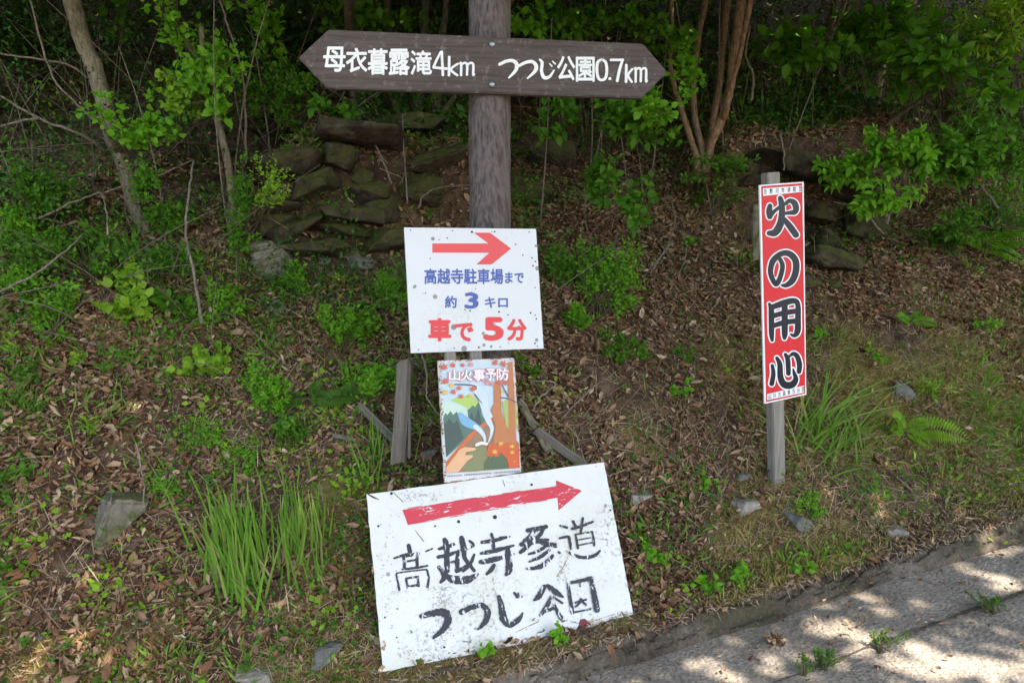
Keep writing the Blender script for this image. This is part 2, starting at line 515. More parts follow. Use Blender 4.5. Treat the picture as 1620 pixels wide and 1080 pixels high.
# ------------------------------------------------------------------ setting: ground, road, kerb
def axis(*segs):
    a = np.concatenate([np.arange(lo, hi, st) for lo, hi, st in segs])
    return np.append(a, segs[-1][1])
def grid_mesh(name, X, Y, Z):
    ny, nx = X.shape
    V = np.stack([X, Y, Z], -1).reshape(-1, 3)
    i = np.arange(nx * ny).reshape(ny, nx)
    Fc = np.stack([i[:-1, :-1], i[:-1, 1:], i[1:, 1:], i[1:, :-1]], -1).reshape(-1, 4)
    return mesh_from(name, V, Fc, True)
xs = axis((-60, -8, 2.0), (-8, -3.2, .12), (-3.2, 4.2, .03), (4.2, 9, .12), (9, 60, 2.0))
ss = axis((0.02, 2.4, .025), (2.4, 5, .08), (5, 12, .3), (12, 60, 2.5))
XX, S2 = np.meshgrid(xs, ss)
YY = y_k(XX) + S2 / KC
ZZ = z_road(XX, YY) + h_bank(XX, S2)
def moss_d(x, s):
    right = sm(x, .6, 1.4) * (1 - sm(s, .6, 1.25)) * .95
    left = (1 - sm(x, -.5, 0)) * (1 - sm(s, .3, .9)) * .6
    edge = (1 - sm(s, .18, .35)) * .6
    return np.clip((right + left + edge + .06) * np.clip(.6 + 1.6 * vnoise(x * 3.1 + 11, s * 3.1 + 5), .05, 1), 0, 1)
bme = grid_mesh('bank_ground', XX, YY, ZZ)
bat = bme.attributes.new('moss', 'FLOAT', 'POINT')
bat.data.foreach_set('value', np.ascontiguousarray(moss_d(XX, S2).ravel(), dtype=np.float32))
bank = link('bank_ground', bme, M['soil'])
tag(bank, kind='structure')
# road and the level ground beyond it
xs = axis((-60, -8, 2.0), (-8, -1.2, .2), (-1.2, 4.2, .03), (4.2, 9, .2), (9, 60, 2.0))
ss = axis((-60, -6, 3.0), (-6, -1.3, .2), (-1.3, 0.0, .025))
XX, S2 = np.meshgrid(xs, ss)
YY = y_k(XX) + S2 / KC
ZZ = z_road(XX, YY) + 0.010 * fbm(XX * 2, YY * 2, 2) * sm(-S2, 0, .3) + .006 * fbm(XX * 14, YY * 14, 2) + np.where(S2 < -4.5, (S2 + 4.5) * .35, 0)
road = link('road', grid_mesh('road', XX, YY, ZZ), M['road'])
tag(road, kind='structure')
# an earthy joint between the gutter slab and the carriageway
ja, jb = G(1225, 1085), G(1640, 928)
jt = np.linspace(-.4, 1.3, 260)
jv = []
jd = np.array([jb.x - ja.x, jb.y - ja.y]); jn = np.array([-jd[1], jd[0]]) / np.linalg.norm(jd)
for t in jt:
    c = np.array([ja.x, ja.y]) + jd * t + jn * .012 * float(fbm(t * 9, 2.0, 3))
    w_ = max(.0015, .006 + .012 * float(fbm(t * 23, 7.0, 3)))
    for sgn in (-1, 1):
        p = c + jn * sgn * w_
        jv.append((p[0], p[1], float(z_road(p[0], p[1])) + .010 * float(fbm(p[0] * 2, p[1] * 2, 2)) + .006 * float(fbm(p[0] * 14, p[1] * 14, 2)) + .006))
jf = np.array([(2 * i, 2 * i + 1, 2 * i + 3, 2 * i + 2) for i in range(len(jt) - 1)])
tag(link('road_joint', mesh_from('road_joint', np.array(jv), jf), M['kerb']), kind='structure')
# kerb: a low worn concrete edge that holds the foot of the bank
xs = axis((-20, -1.5, .3), (-1.5, 4.4, .012), (4.4, 20, .3))
prof = [(-.045, -.02), (-.03, .012), (.0, .045), (.02, .072), (.045, .092), (.085, .105), (.13, .106), (.18, .08)]
pa = np.array(prof)
kq = np.linspace(0, len(prof) - 1, 29)
XX, KI = np.meshgrid(xs, kq)
pa = np.stack([np.interp(kq, np.arange(len(prof)), pa[:, i]) for i in (0, 1)], -1)
KJ = np.tile(np.arange(29)[:, None], (1, len(xs)))
S2 = pa[KJ, 0] + .035 * fbm(XX * 5, KI * .7, 4) + .02 * vnoise(XX * 1.7, KI * 0 + 9)
crum = sm(vnoise(XX * 2.1, KI * 0 + 30), .05, .4)
ZZ = z_road(XX, 0) + pa[KJ, 1] * .82 * (1 - .35 * crum) + (.03 * fbm(XX * 9, KI * 1.1 + 40, 4) + .022 * vnoise(XX * 27, KI * 1.7) + .014 * vnoise(XX * 60, KI * 3.7)) * (KI > 1)
YY = y_k(XX) + S2 / KC
kerb = link('kerb', grid_mesh('kerb', XX, YY, ZZ), M['kerb'])
tag(kerb, kind='structure')

# ------------------------------------------------------------------ sign helpers
class Face:
    """a flat sign: local x across, local z up the face, local -y out of it towards the road"""
    def __init__(s, cpx, d, yaw, lean):
        s.c = P(cpx[0], cpx[1], d)
        n = Vector((math.sin(yaw) * math.cos(lean), -math.cos(yaw) * math.cos(lean), math.sin(lean)))
        u = Vector((math.cos(yaw), math.sin(yaw), 0))
        s.n = n; s.u = u; s.v = u.cross(-n).normalized()
        if s.v.z < 0: s.v = -s.v
        m = Matrix.Identity(4)
        for i in range(3):
            m[i][0] = s.u[i]; m[i][1] = -s.n[i]; m[i][2] = s.v[i]; m[i][3] = s.c[i]
        s.m = m
    def tilt(s, quad):
        """turn the axes in the face so that x runs along the lower edge of the sheet"""
        a = s.l2(quad[3]); b = s.l2(quad[2])
        an = math.atan2(b[1] - a[1], b[0] - a[0])
        s.m = s.m @ Matrix.Rotation(-an, 4, 'Y')
        s.u = Vector(s.m.col[0][:3]); s.v = Vector(s.m.col[2][:3])
        return s
    def l2(s, p):
        r = ray(*p); o = Vector((0, 0, CAMZ))
        t = (s.c - o).dot(s.n) / r.dot(s.n)
        q = o + r * t - s.c
        return (q.dot(s.u), q.dot(s.v))

def catmull(pts, n=8):
    a = [np.array(p, float) for p in pts]
    if len(a) == 2:
        return [a[0] * (1 - t) + a[1] * t for t in np.linspace(0, 1, n + 1)]
    out = []
    m = len(a)
    for i in range(m - 1):
        p0 = a[max(i - 1, 0)]; p1 = a[i]; p2 = a[i + 1]; p3 = a[min(i + 2, m - 1)]
        for k in range(n):
            t = k / n
            out.append(.5 * ((2 * p1) + (-p0 + p2) * t + (2 * p0 - 5 * p1 + 4 * p2 - p3) * t * t + (-p0 + 3 * p1 - 3 * p2 + p3) * t ** 3))
    out.append(a[-1])
    return out
def ribbon(pts, grow=0.0, caps=True, rough=0.0, n=8):
    """outline of a brush stroke through (x, y, width) points"""
    c = catmull(pts, n)
    L = []; Rr = []
    m = len(c)
    for i, p in enumerate(c):
        t = c[min(i + 1, m - 1)][:2] - c[max(i - 1, 0)][:2]
        t = t / max(np.linalg.norm(t), 1e-6)
        nn = np.array([-t[1], t[0]])
        r = max(p[2], 1.0) / 2 + grow
        L.append(p[:2] + nn * r * (1 + random.uniform(-rough, rough)))
        Rr.append(p[:2] - nn * r * (1 + random.uniform(-rough, rough)))
    V = []; Fc = []
    for a, b in zip(L, Rr): V += [a, b]
    for i in range(m - 1): Fc.append((2 * i, 2 * i + 1, 2 * i + 3, 2 * i + 2))
    if caps:
        for (i, j, sgn) in ((0, 1, -1), (m - 1, m - 2, 1)):
            ctr = c[i][:2]; t = c[i][:2] - c[j][:2]
            t = t / max(np.linalg.norm(t), 1e-6)
            nn = np.array([-t[1], t[0]])
            r = max(c[i][2], 1.0) / 2 + grow
            base = len(V); V.append(ctr)
            for k in range(9):
                an = math.pi / 2 - math.pi * k / 8
                V.append(ctr + nn * math.sin(an) * r + t * math.cos(an) * r)
            for k in range(8): Fc.append((base, base + 1 + k, base + 2 + k))
    return V, Fc

class Art:
    """thin paint layers on a face, given in the pixels of a crop of the photograph"""
    def __init__(s, face, ox=0, oy=0, sc=1.0):
        s.f = face; s.ox = ox; s.oy = oy; s.sc = sc; s.V = []; s.F = []; s.k = 0
    def pix(s, p): return (s.ox + p[0] / s.sc, s.oy + p[1] / s.sc)
    def raw(s, V, Fc, w):
        o = len(s.V)
        for p in V:
            a, b = s.f.l2(s.pix(p)); s.V.append((a, -w, b))
        s.F += [tuple(i + o for i in f) for f in Fc]
    def poly(s, pts, w): s.raw(pts, [tuple(range(len(pts)))], w)
    def stroke(s, pts, w, grow=0.0, rough=0.0):
        s.raw(*ribbon(pts, grow, True, rough), w + .00006 * s.k); s.k += 1
    def disc(s, c, r, w, n=10):
        s.poly([(c[0] + r * math.cos(2 * math.pi * k / n), c[1] + r * math.sin(2 * math.pi * k / n)) for k in range(n)], w)
    def maple(s, c, r, w, rot=0.0):
        pts = []
        tip = [1.0, .85, .55, .85, 1.0]
        seq = [(-90, 1.0), (-66, .42), (-38, .95), (-14, .38), (14, .8), (40, .34), (62, .55), (90, .22), (118, .55), (140, .34), (166, .8), (194, .38), (218, .95), (246, .42)]
        for an, q in seq:
            t = math.radians(an) + rot
            pts.append((c[0] + r * q * math.cos(t), c[1] + r * q * math.sin(t)))
        b = len(pts); m = len(seq)
        s.raw(pts + [(c[0], c[1])], [(b, k, (k + 1) % m) for k in range(m)], w + .00004 * s.k); s.k += 1
    def text(s, body, box, w, bold=0.0, skew=(0, 0)):
        """box = (x0, y0, x1, y1) or four corners tl tr br bl, in crop pixels"""
        cu = bpy.data.curves.new('glyph', 'FONT')
        cu.body = body; cu.resolution_u = 4
        ob = bpy.data.objects.new('glyph', cu); COL.objects.link(ob)
        dg = bpy.context.evaluated_depsgraph_get()
        me = bpy.data.meshes.new_from_object(ob.evaluated_get(dg))
        vs = np.array([v.co[:2] for v in me.vertices])
        fs = [tuple(p.vertices) for p in me.polygons]
        bpy.data.objects.remove(ob); bpy.data.curves.remove(cu); bpy.data.meshes.remove(me)
        lo = vs.min(0); hi = vs.max(0)
        q = (vs - lo) / (hi - lo)
        ex = bold / (hi - lo)                 # heavier strokes: the glyph laid a few times, each a hair proud of the last
        shifts = [(0, 0)] if bold < .002 else [(0, 0)] + [(math.cos(k * math.pi / 3 + .3), math.sin(k * math.pi / 3 + .3)) for k in range(6)]
        if len(box) == 4 and not hasattr(box[0], '__len__'):
            x0, y0, x1, y1 = box; box = ((x0, y0), (x1, y0), (x1, y1), (x0, y1))
        tl, tr, br, bl = [np.array(b, float) for b in box]
        for k, (dx, dy) in enumerate(shifts):
            qq = (q + ex * np.array([dx, dy]) + ex) / (1 + 2 * ex)
            pts = [(bl * (1 - a) + br * a) * (1 - b) + (tl * (1 - a) + tr * a) * b for a, b in qq]
            s.raw(pts, fs, w + .00005 * k)
    def build(s, name, mat, parent):
        me = bpy.data.meshes.new(name)
        me.from_pydata(s.V, [], s.F); me.update()
        bm = bmesh.new(); bm.from_mesh(me)
        bmesh.ops.recalc_face_normals(bm, faces=bm.faces)
        for f in bm.faces:
            if f.normal.y > 0: f.normal_flip()
        bm.to_mesh(me); bm.free()
        return link(name, me, mat, parent)

def sheet(face, quad, thick, name, mat, parent, off=0.0, rag=0.0, nseg=24, bend=0.0):
    """a sheet with the outline of the quad and a real thickness; rag frays the rim"""
    q = [np.array(face.l2(p)) for p in quad]
    rim = []
    for i in range(4):
        a, b = q[i], q[(i + 1) % 4]
        for k in range(nseg):
            t = k / nseg
            p = a * (1 - t) + b * t
            if rag and k: p = p + np.array([random.uniform(-rag, rag), random.uniform(-rag, rag)])
            rim.append(p)
    n = len(rim)
    V = [(p[0], -off, p[1]) for p in rim] + [(p[0], -off + thick, p[1]) for p in rim]
    Fc = [tuple(range(n)), tuple(range(2 * n - 1, n - 1, -1))]
    Fc += [(i, i + n, (i + 1) % n + n, (i + 1) % n) for i in range(n)]
    me = bpy.data.meshes.new(name); me.from_pydata(V, [], Fc)
    bm = bmesh.new(); bm.from_mesh(me)
    bmesh.ops.recalc_face_normals(bm, faces=bm.faces)
    bm.to_mesh(me); bm.free()
    return link(name, me, mat, parent)
def rootat(name, base):
    return empty(name, Matrix.Translation(base))
def under(face, root):
    """an in-between transform: the parts of a face are children of the root with the face's own axes"""
    return root.matrix_world.inverted() @ face.m
def place(o, face, root):
    o.parent = root
    o.matrix_parent_inverse = Matrix.Identity(4)
    o.matrix_basis = under(face, root)
    return o

# ------------------------------------------------------------------ the guide post with its two-pointed board
post_c = P(774.5, 120, 2.90)
px0, py0 = post_c.x, post_c.y
root = tag(rootat('guide_post', Vector((px0, py0, float(ground(px0, py0))))),
           'thick brown imitation-log post carrying a two-pointed wooden direction board', 'guide post')
zb = float(ground(px0, py0)) - .4; zt = 2.95
na, nz = 150, 620
A, Zg = np.meshgrid(np.linspace(0, 2 * np.pi, na, endpoint=False), np.linspace(zb, zt, nz))
rr = .0835
def cyl(fu, fz, o):
    u = np.cos(A) * fu; v = np.sin(A) * fu
    return fbm(u + Zg * fz * .21, v + Zg * fz, o)
r1 = 1 - 2 * np.abs(cyl(6.5, 20, 1) + .35 * cyl(15, 40, 2))
rid = np.clip(.22 + .45 * np.clip(r1, 0, 1) ** 1.1 + .33 * (.5 + 1.2 * cyl(19, 60, 2)), 0, 1)
rad = rr + .011 * (rid - .6)
V = np.stack([np.cos(A) * rad, np.sin(A) * rad, Zg - float(ground(px0, py0))], -1).reshape(-1, 3)
i = np.arange(na * nz).reshape(nz, na)
Fc = np.stack([i[:-1], np.roll(i, -1, 1)[:-1], np.roll(i, -1, 1)[1:], i[1:]], -1).reshape(-1, 4)
me = mesh_from('post', V, Fc, True)
at = me.attributes.new('ridge', 'FLOAT', 'POINT')
at.data.foreach_set('value', np.ascontiguousarray(rid.ravel(), dtype=np.float32))
link('post', me, M['post'], root)
mb = MB(); mb.tube([(0, 0, zt - float(ground(px0, py0)) - .01), (0, 0, zt - float(ground(px0, py0)) + .012)], [rr, rr * .8], 40)
mb.build('post_cap', M['post'], root)

fb = Face((775, 102), 2.79, R(5), R(1))
outline = [(471.9, 91.2), (519.3, 46.8), (1017.4, 69.2), (1056.2, 114.2), (1015.5, 155.3), (517.4, 139.5)]
fb.tilt([outline[1], outline[2], outline[4], outline[5]])
q = [fb.l2(p) for p in outline]
bm = bmesh.new()
fr = [bm.verts.new((a, 0, b)) for a, b in q]
bk = [bm.verts.new((a, .036, b)) for a, b in q]
bm.faces.new(fr); bm.faces.new(bk[::-1])
for k in range(6): bm.faces.new((fr[k], bk[k], bk[(k + 1) % 6], fr[(k + 1) % 6]))
bmesh.ops.recalc_face_normals(bm, faces=bm.faces)
bmesh.ops.bevel(bm, geom=bm.edges[:], offset=.004, segments=2, affect='EDGES')
me = bpy.data.meshes.new('direction_board'); bm.to_mesh(me); bm.free()
board = place(link('direction_board', me, M['board_wood']), fb, root)
board['label'] = 'weathered grey-brown board pointed at both ends'
a = Art(fb, 460, 30, 5.226)
for ch, bx in (('母', (268, 230, 455, 440)), ('衣', (455, 240, 635, 445)), ('暮', (635, 245, 805, 465)), ('露', (810, 248, 985, 468)),
               ('滝', (990, 262, 1168, 465))):
    a.text(ch, bx, .0012, .024)
def km(a, x0, x1, x2, yt, ym, yb, w):
    a.stroke([(x0 + 10, yt, 22), (x0 + 8, yb, 22)], w)
    a.stroke([(x1, ym + 8, 18), (x0 + 24, (ym + yb) / 2 + 4, 20), (x1 - 4, yb, 20)], w)
    m0 = x1 + 22; st = (x2 - m0 - 14) / 2
    a.stroke([(m0 - 6, ym + 8, 12), (m0 + 6, ym + 4, 20), (m0 + 6, yb, 20)], w)
    for k in range(2):
        a.stroke([(m0 + 4 + st * k, ym + 28, 12), (m0 + st * (k + .55), ym + 2, 18), (m0 + 4 + st * (k + 1), ym + 14, 20), (m0 + 4 + st * (k + 1), yb - 4, 20)] + ([(m0 + 16 + st * 2, yb - 12, 10)] if k else []), w)
a.stroke([(1240, 276, 18), (1205, 345, 20), (1180, 402, 20)], .0022)
a.stroke([(1180, 404, 20), (1288, 414, 22)], .0022); a.stroke([(1248, 276, 22), (1258, 466, 22)], .0022)
km(a, 1300, 1380, 1518, 318, 366, 468, .0022)
a.build('lettering', M['white_ink_worn'], board)
a = Art(fb, 760, 30, 5.226)
w0 = .0012
for st in ([(158, 378, 24), (215, 352, 26), (268, 348, 28), (300, 380, 32), (290, 430, 28), (235, 488, 14)],
           [(322, 388, 24), (375, 362, 26), (428, 356, 28), (460, 390, 32), (450, 435, 28), (390, 492, 14)],
           [(490, 338, 16), (510, 365, 26), (505, 430, 26), (525, 485, 30), (570, 480, 24), (608, 428, 14)],
           [(572, 372, 10), (590, 392, 14)], [(596, 352, 10), (618, 374, 14)],
           [(800, 324, 8), (800, 332, 10)]):
    a.stroke(st, w0)
for ch, bx in (('公', (632, 308, 785, 512)), ('園', (788, 315, 945, 522))):
    a.text(ch, bx, w0 + .0005, .022)
a.stroke([(1002, 338, 20), (970, 360, 24), (962, 425, 24), (974, 490, 24), (1003, 508, 22), (1034, 488, 24), (1044, 425, 24), (1034, 362, 24), (1002, 338, 20)], w0 + .0008)
a.stroke([(1078, 342, 20), (1176, 342, 22)], w0 + .0008); a.stroke([(1174, 344, 20), (1150, 420, 24), (1130, 514, 24)], w0 + .0008)
km(a, 1195, 1254, 1378, 384, 410, 522, w0 + .0009)
a.disc((1070, 496), 13, w0)
a.build('lettering', M['white_ink_worn'], board)
for p in ((778.5, 70.5), (778.5, 134)):
    x, z = fb.l2(p)
    mb = MB(); mb.tube([(x, -.0005, z), (x, -.006, z), (x, -.010, z)], [.0125, .012, .006], 14)
    mb.build('bolt', M['steel'], board, True)

# ------------------------------------------------------------------ white arrow sign on a stake
wq = [(639.2, 359.8), (847.9, 362.1), (860, 551.2), (650, 558.5)]
fw = Face((749, 458), 2.72, R(16), R(5)).tilt(wq)
g0 = Vector((fw.c.x, fw.c.y, float(ground(fw.c.x, fw.c.y))))
root = tag(rootat('parking_sign', g0), 'square white metal sign with flat red arrow and blue and red lettering', 'sign')
pn = place(sheet(fw, wq, .010, 'panel', M['white_sign'], None), fw, root)
# a thin folded rim
a = Art(fw, 620, 340, 4.696)
a.raw([(300, 212), (715, 212), (610, 132), (728, 132), (885, 250), (740, 368), (627, 368), (722, 282), (300, 280)],
      [(0, 1, 7, 8), (1, 4, 7), (1, 2, 3, 4), (4, 5, 6, 7)], .0010)
a.build('arrow', M['red_arrow'], pn)
a = Art(fw, 620, 340, 4.696)
a.text('高越寺駐車場', (240, 398, 828, 515), .0010, .028)
a.text('まで', (840, 424, 980, 508), .0010, .03)
a.text('約', (392, 600, 482, 692), .0010, .03)
a.text('3', (538, 575, 645, 697), .0010, .035)
a.text('キロ', (690, 608, 862, 690), .0010, .03)
a.build('lettering', M['blue_text'], pn)
a = Art(fw, 620, 340, 4.696)
a.text('車', (268, 764, 442, 940), .0010, .042)
a.text('で', (463, 800, 606, 940), .0010, .042)
a.text('5', (677, 757, 832, 935), .0010, .045)
a.text('分', (853, 770, 1002, 935), .0010, .042)
a.build('lettering', M['red_text'], pn)
a = Art(fw, 620, 340, 4.696)
for c, r in (((138, 114), 6), ((450, 118), 6), ((594, 127), 11), ((742, 124), 5), ((763, 125), 8), ((1019, 127), 6), ((160, 540), 6), ((621, 548), 6), ((1062, 540), 6),
             ((198, 1000), 6), ((463, 988), 6), ((645, 983), 9), ((803, 979), 6), ((1079, 974), 6), ((1062, 953), 8), ((1047, 377), 8), ((1065, 346), 7), ((1040, 320), 7),
             ((1072, 771), 7), ((1063, 745), 6), ((1030, 727), 8), ((972, 299), 7), ((284, 324), 6), ((349, 184), 6), ((410, 172), 7), ((629, 505), 7), ((543, 703), 7), ((795, 719), 9), ((862, 742), 7), ((580, 712), 8)):
    a.disc(c, r * .8, .0018, 9)
a.build('nail_marks', M['hole'], pn)
mb = MB()
x, z = fw.l2((752, 458)); _, zl = fw.l2((752, 552))
mb.box((x - .024, .0125, -.62), (x + .024, .045, .19))
place(mb.build('stake', M['stake_wood'], None, bev=.003), fw, root)

# ------------------------------------------------------------------ forest fire poster on its own stake
pq = [(692.6, 570.4), (813.5, 565.9), (825.1, 747.3), (703.4, 763.6)]
fp = Face((759, 662), 2.61, R(24), R(11)).tilt(pq)
g0 = Vector((fp.c.x, fp.c.y, float(ground(fp.c.x, fp.c.y))))
root = tag(rootat('fire_prevention_sign', g0), 'small upright rusty-edged poster sign with autumn forest picture and a hand holding a cigarette', 'poster sign')
pn = place(sheet(fp, pq, .009, 'panel', M['poster_panel'], None, rag=.0008), fp, root)
def P3(): return Art(fp, 680, 550, 4.906)
lay = [0.0008]
def layer(name, col, fn, rough=.4):
    a = P3(); fn(a, lay[0]); lay[0] += .00045
    col = tuple(c * .74 + f_ * .05 for c, f_ in zip(col, (.66, .56, .42)))
    key = 'poster ' + ' '.join('%.2f' % c for c in col)
    if key not in M: M[key] = paint(key, col, rough)
    return a.build(name, M[key], pn)
layer('white_border', (.74, .73, .72), lambda a, w: a.poly([(72, 98), (650, 90), (706, 962), (116, 1040)], w))
layer('sky_picture', (.58, .72, .78), lambda a, w: a.poly([(82, 120), (636, 108), (694, 932), (124, 978)], w))
layer('pale_valley', (.6, .76, .6), lambda a, w: a.poly([(95, 430), (240, 445), (300, 480), (400, 500), (400, 560), (100, 540)], w))
layer('hill_picture', (.45, .62, .13), lambda a, w: a.poly([(155, 408), (200, 388), (250, 378), (320, 365), (395, 430), (400, 500), (330, 490), (290, 470), (240, 440)], w))
layer('far_forest_picture', (.07, .17, .13), lambda a, w: a.poly([(103, 545), (118, 505), (135, 520), (160, 490), (180, 520), (205, 495), (232, 530), (245, 560), (300, 590), (290, 480), (310, 470), (330, 445), (350, 460), (372, 425), (392, 430), (402, 520), (440, 580), (300, 690), (125, 850)], w))
layer('near_forest_picture', (.03, .075, .065), lambda a, w: (a.poly([(110, 600), (150, 545), (180, 590), (210, 560), (240, 640), (260, 700), (125, 840)], w), a.poly([(300, 600), (320, 500), (345, 560), (375, 470), (395, 560), (400, 600), (330, 640)], w)))
layer('orange_ridge_picture', (.66, .14, .03), lambda a, w: a.poly([(122, 885), (200, 790), (300, 672), (400, 590), (490, 535), (500, 600), (330, 720), (126, 945)], w))
layer('path_picture', (.3, .18, .1), lambda a, w: a.poly([(126, 940), (250, 780), (340, 680), (420, 610), (500, 560), (600, 640), (690, 740), (694, 930), (128, 972)], w))
layer('blue_smoke', (.2, .45, .66), lambda a, w: (a.stroke([(235, 520, 40), (270, 565, 70), (330, 600, 60), (385, 630, 40)], w)))
layer('smoke_picture', (.66, .74, .8), lambda a, w: (a.stroke([(330, 290, 60), (400, 370, 80), (425, 470, 60), (450, 560, 44), (478, 620, 30), (470, 680, 18), (450, 735, 8)], w), a.stroke([(350, 610, 34), (395, 650, 34), (420, 690, 24), (424, 725, 14)], w), a.poly([(420, 420), (490, 535), (440, 560)], w + .0003)))
layer('shrub_picture', (.42, .5, .12), lambda a, w: (a.poly([(556, 420), (606, 400), (612, 650), (585, 600)], w), a.poly([(652, 420), (666, 415), (680, 640), (655, 600)], w)))
layer('tree_picture', (.56, .19, .06), lambda a, w: (a.poly([(492, 262), (546, 262), (552, 480), (590, 620), (625, 745), (486, 745), (506, 600), (470, 480), (494, 430)], w), a.poly([(603, 112), (636, 108), (650, 300), (662, 640), (672, 745), (590, 745), (606, 600)], w + .0002)))
layer('branch_picture', (.07, .07, .1), lambda a, w: (a.stroke([(188, 284, 8), (270, 286, 10), (345, 296, 10), (356, 318, 8)], w), a.stroke([(545, 385, 9), (610, 396, 9), (660, 420, 10)], w), a.stroke([(556, 288, 7), (580, 335, 8), (604, 378, 8)], w), a.stroke([(345, 360, 9), (375, 400, 8), (400, 430, 4)], w)))
layer('olive_ground_picture', (.22, .24, .1), lambda a, w: (a.poly([(270, 830), (350, 765), (436, 770), (445, 860), (420, 890), (320, 860)], w), a.poly([(244, 930), (275, 885), (330, 862), (400, 870), (424, 925), (380, 955), (300, 960)], w + .0002)))
layer('hand_picture', (.84, .46, .24), lambda a, w: (a.poly([(122, 972), (124, 925), (170, 862), (225, 790), (262, 768), (350, 775), (356, 788), (330, 798), (280, 806), (268, 830), (330, 830), (326, 848), (282, 880), (244, 928), (216, 962)], w)))
layer('cigarette_picture', (.86, .84, .8), lambda a, w: a.stroke([(358, 752, 24), (395, 738, 24), (436, 744, 22)], w))
layer('flower_mass_picture', (.68, .1, .02), lambda a, w: a.poly([(425, 835), (440, 800), (450, 740), (500, 748), (560, 752), (600, 735), (660, 738), (684, 770), (692, 926), (608, 932), (590, 850)], w))
layer('green_stems_picture', (.07, .13, .06), lambda a, w: a.poly([(418, 940), (425, 880), (450, 838), (470, 870), (490, 830), (520, 860), (540, 810), (575, 840), (592, 860), (596, 935)], w))
def reds(a, w):
    for c, r in (((105, 155), 44), ((172, 140), 34), ((248, 138), 28), ((116, 266), 40), ((176, 346), 34), ((222, 316), 30), ((236, 380), 30), ((330, 322), 36), ((500, 122), 34), ((562, 130), 40), ((578, 276), 38), ((530, 270), 34)): a.maple(c, r, w, random.uniform(-.5, .5))
layer('red_maple_picture', (.68, .1, .035), reds)
layer('pink_maple_picture', (.72, .28, .28), lambda a, w: [a.maple(c, r, w, random.uniform(-.5, .5)) for c, r in (((312, 135), 32), ((442, 276), 38), ((480, 285), 30), ((410, 250), 26))])
layer('yellow_maple_picture', (.8, .48, .06), lambda a, w: [a.maple(c, r, w, random.uniform(-.5, .5)) for c, r in (((110, 348), 34), ((160, 297), 28), ((545, 745), 32), ((630, 766), 30), ((495, 808), 32), ((632, 812), 28), ((650, 880), 12), ((556, 345), 22), ((305, 372), 24))])
for nm, w_, bold, key in (('title_outline', .0, .05, 'pink'), ('lettering', .0005, .012, 'white')):
    a = P3()
    for ch, x0, x1, y0, y1 in (('山', 142, 228, 172, 254), ('火', 234, 322, 170, 256), ('事', 332, 418, 166, 256), ('予', 426, 506, 164, 252), ('防', 512, 604, 160, 250)):
        gq = 6 if nm == 'title_outline' else 0
        a.text(ch, (x0 - gq, y0 - gq, x1 + gq, y1 + gq), lay[0] + w_, bold)
    if key == 'pink' and 'pinkline' not in M: M['pinkline'] = paint('pink title outline', (.6, .2, .22), .4)
    a.build(nm, M['pinkline'] if key == 'pink' else M['white_ink'], pn)
a = P3()                                            # the printed line of small type, too small to read in the photograph
x = 132
while x < 690:
    if 232 < x < 262 or 470 < x < 486: x += 9; continue
    t = (x - 132) / 558
    yb = 998 - 40 * t
    for k in range(2):
        a.poly([(x + 4 * k, yb - 11 + random.uniform(-1, 2)), (x + 4 * k + 2.4, yb - 11 + random.uniform(-1, 2)), (x + 4 * k + 2.4, yb), (x + 4 * k, yb)], lay[0])
    a.poly([(x - 1, yb - 6), (x + 8, yb - 6.5), (x + 8, yb - 4), (x - 1, yb - 3.5)], lay[0] + .0001)
    x += 12.5
a.build('small_print', M['black_ink'], pn)
a = P3()
for k in range(150):
    e = random.random()
    if e < .55:  # left rim
        t = random.random(); c = (68 + 46 * t + random.gauss(0, 5), 105 + 930 * t)
    elif e < .8:
        t = random.random(); c = (75 + 575 * t, 98 - 8 * t + abs(random.gauss(0, 6)))
    else:
        t = random.random(); c = (652 + 54 * t - abs(random.gauss(0, 4)), 95 + 865 * t)
    a.disc(c, random.uniform(2, 7), lay[0] + .001 + k * .00001, 6)
a.build('rust_spots', M['rust'], pn)
mb = MB(); x, z = fp.l2((722, 662))
mb.box((x - .02, .0115, -.5), (x + .02, .04, .266))
place(mb.build('stake', M['stake_wood'], None, bev=.003), fp, root)

# ------------------------------------------------------------------ big hand-painted board leaning on the bank
bq = [(579.7, 781.5), (955.5, 730.7), (1004, 981.7), (606, 1062)]
fg = Face((787, 890), 2.44, R(14), R(25)).tilt(bq)
mid = (P(606, 1062, 2.26) + P(1004, 981.7, 2.45)) / 2
root = tag(rootat('painted_signboard', mid), 'large tilted white board with brush-painted red arrow and black characters, propped at the kerb', 'signboard')
pn = place(sheet(fg, bq, .022, 'panel', M['big_sign'], None, rag=.0012), fg, root)
def A4(): return Art(fg, 570, 720, 3.087)
a = A4()
a.raw([(205, 266), (400, 232), (600, 203), (800, 172), (960, 150), (965, 206), (800, 236), (620, 265), (400, 304), (232, 340), (222, 310)],
      [(0, 1, 8, 9, 10), (1, 2, 7, 8), (2, 3, 6, 7), (3, 4, 5, 6)], .0012)
a.raw([(955, 122), (1082, 172), (968, 268)], [(0, 1, 2)], .0016)
for k in range(26):       # bristle marks along the edges of the shaft
    t = random.random(); x = 215 + 740 * t
    up = random.random() < .5
    y = (264 - 113 * t - 4) if up else (338 - 132 * t + 3)
    L = random.uniform(20, 70)
    a.stroke([(x, y, 3), (x + L, y - L * .155, random.uniform(1.5, 4))], .0014)
a.build('arrow', M['red_brush'], pn)
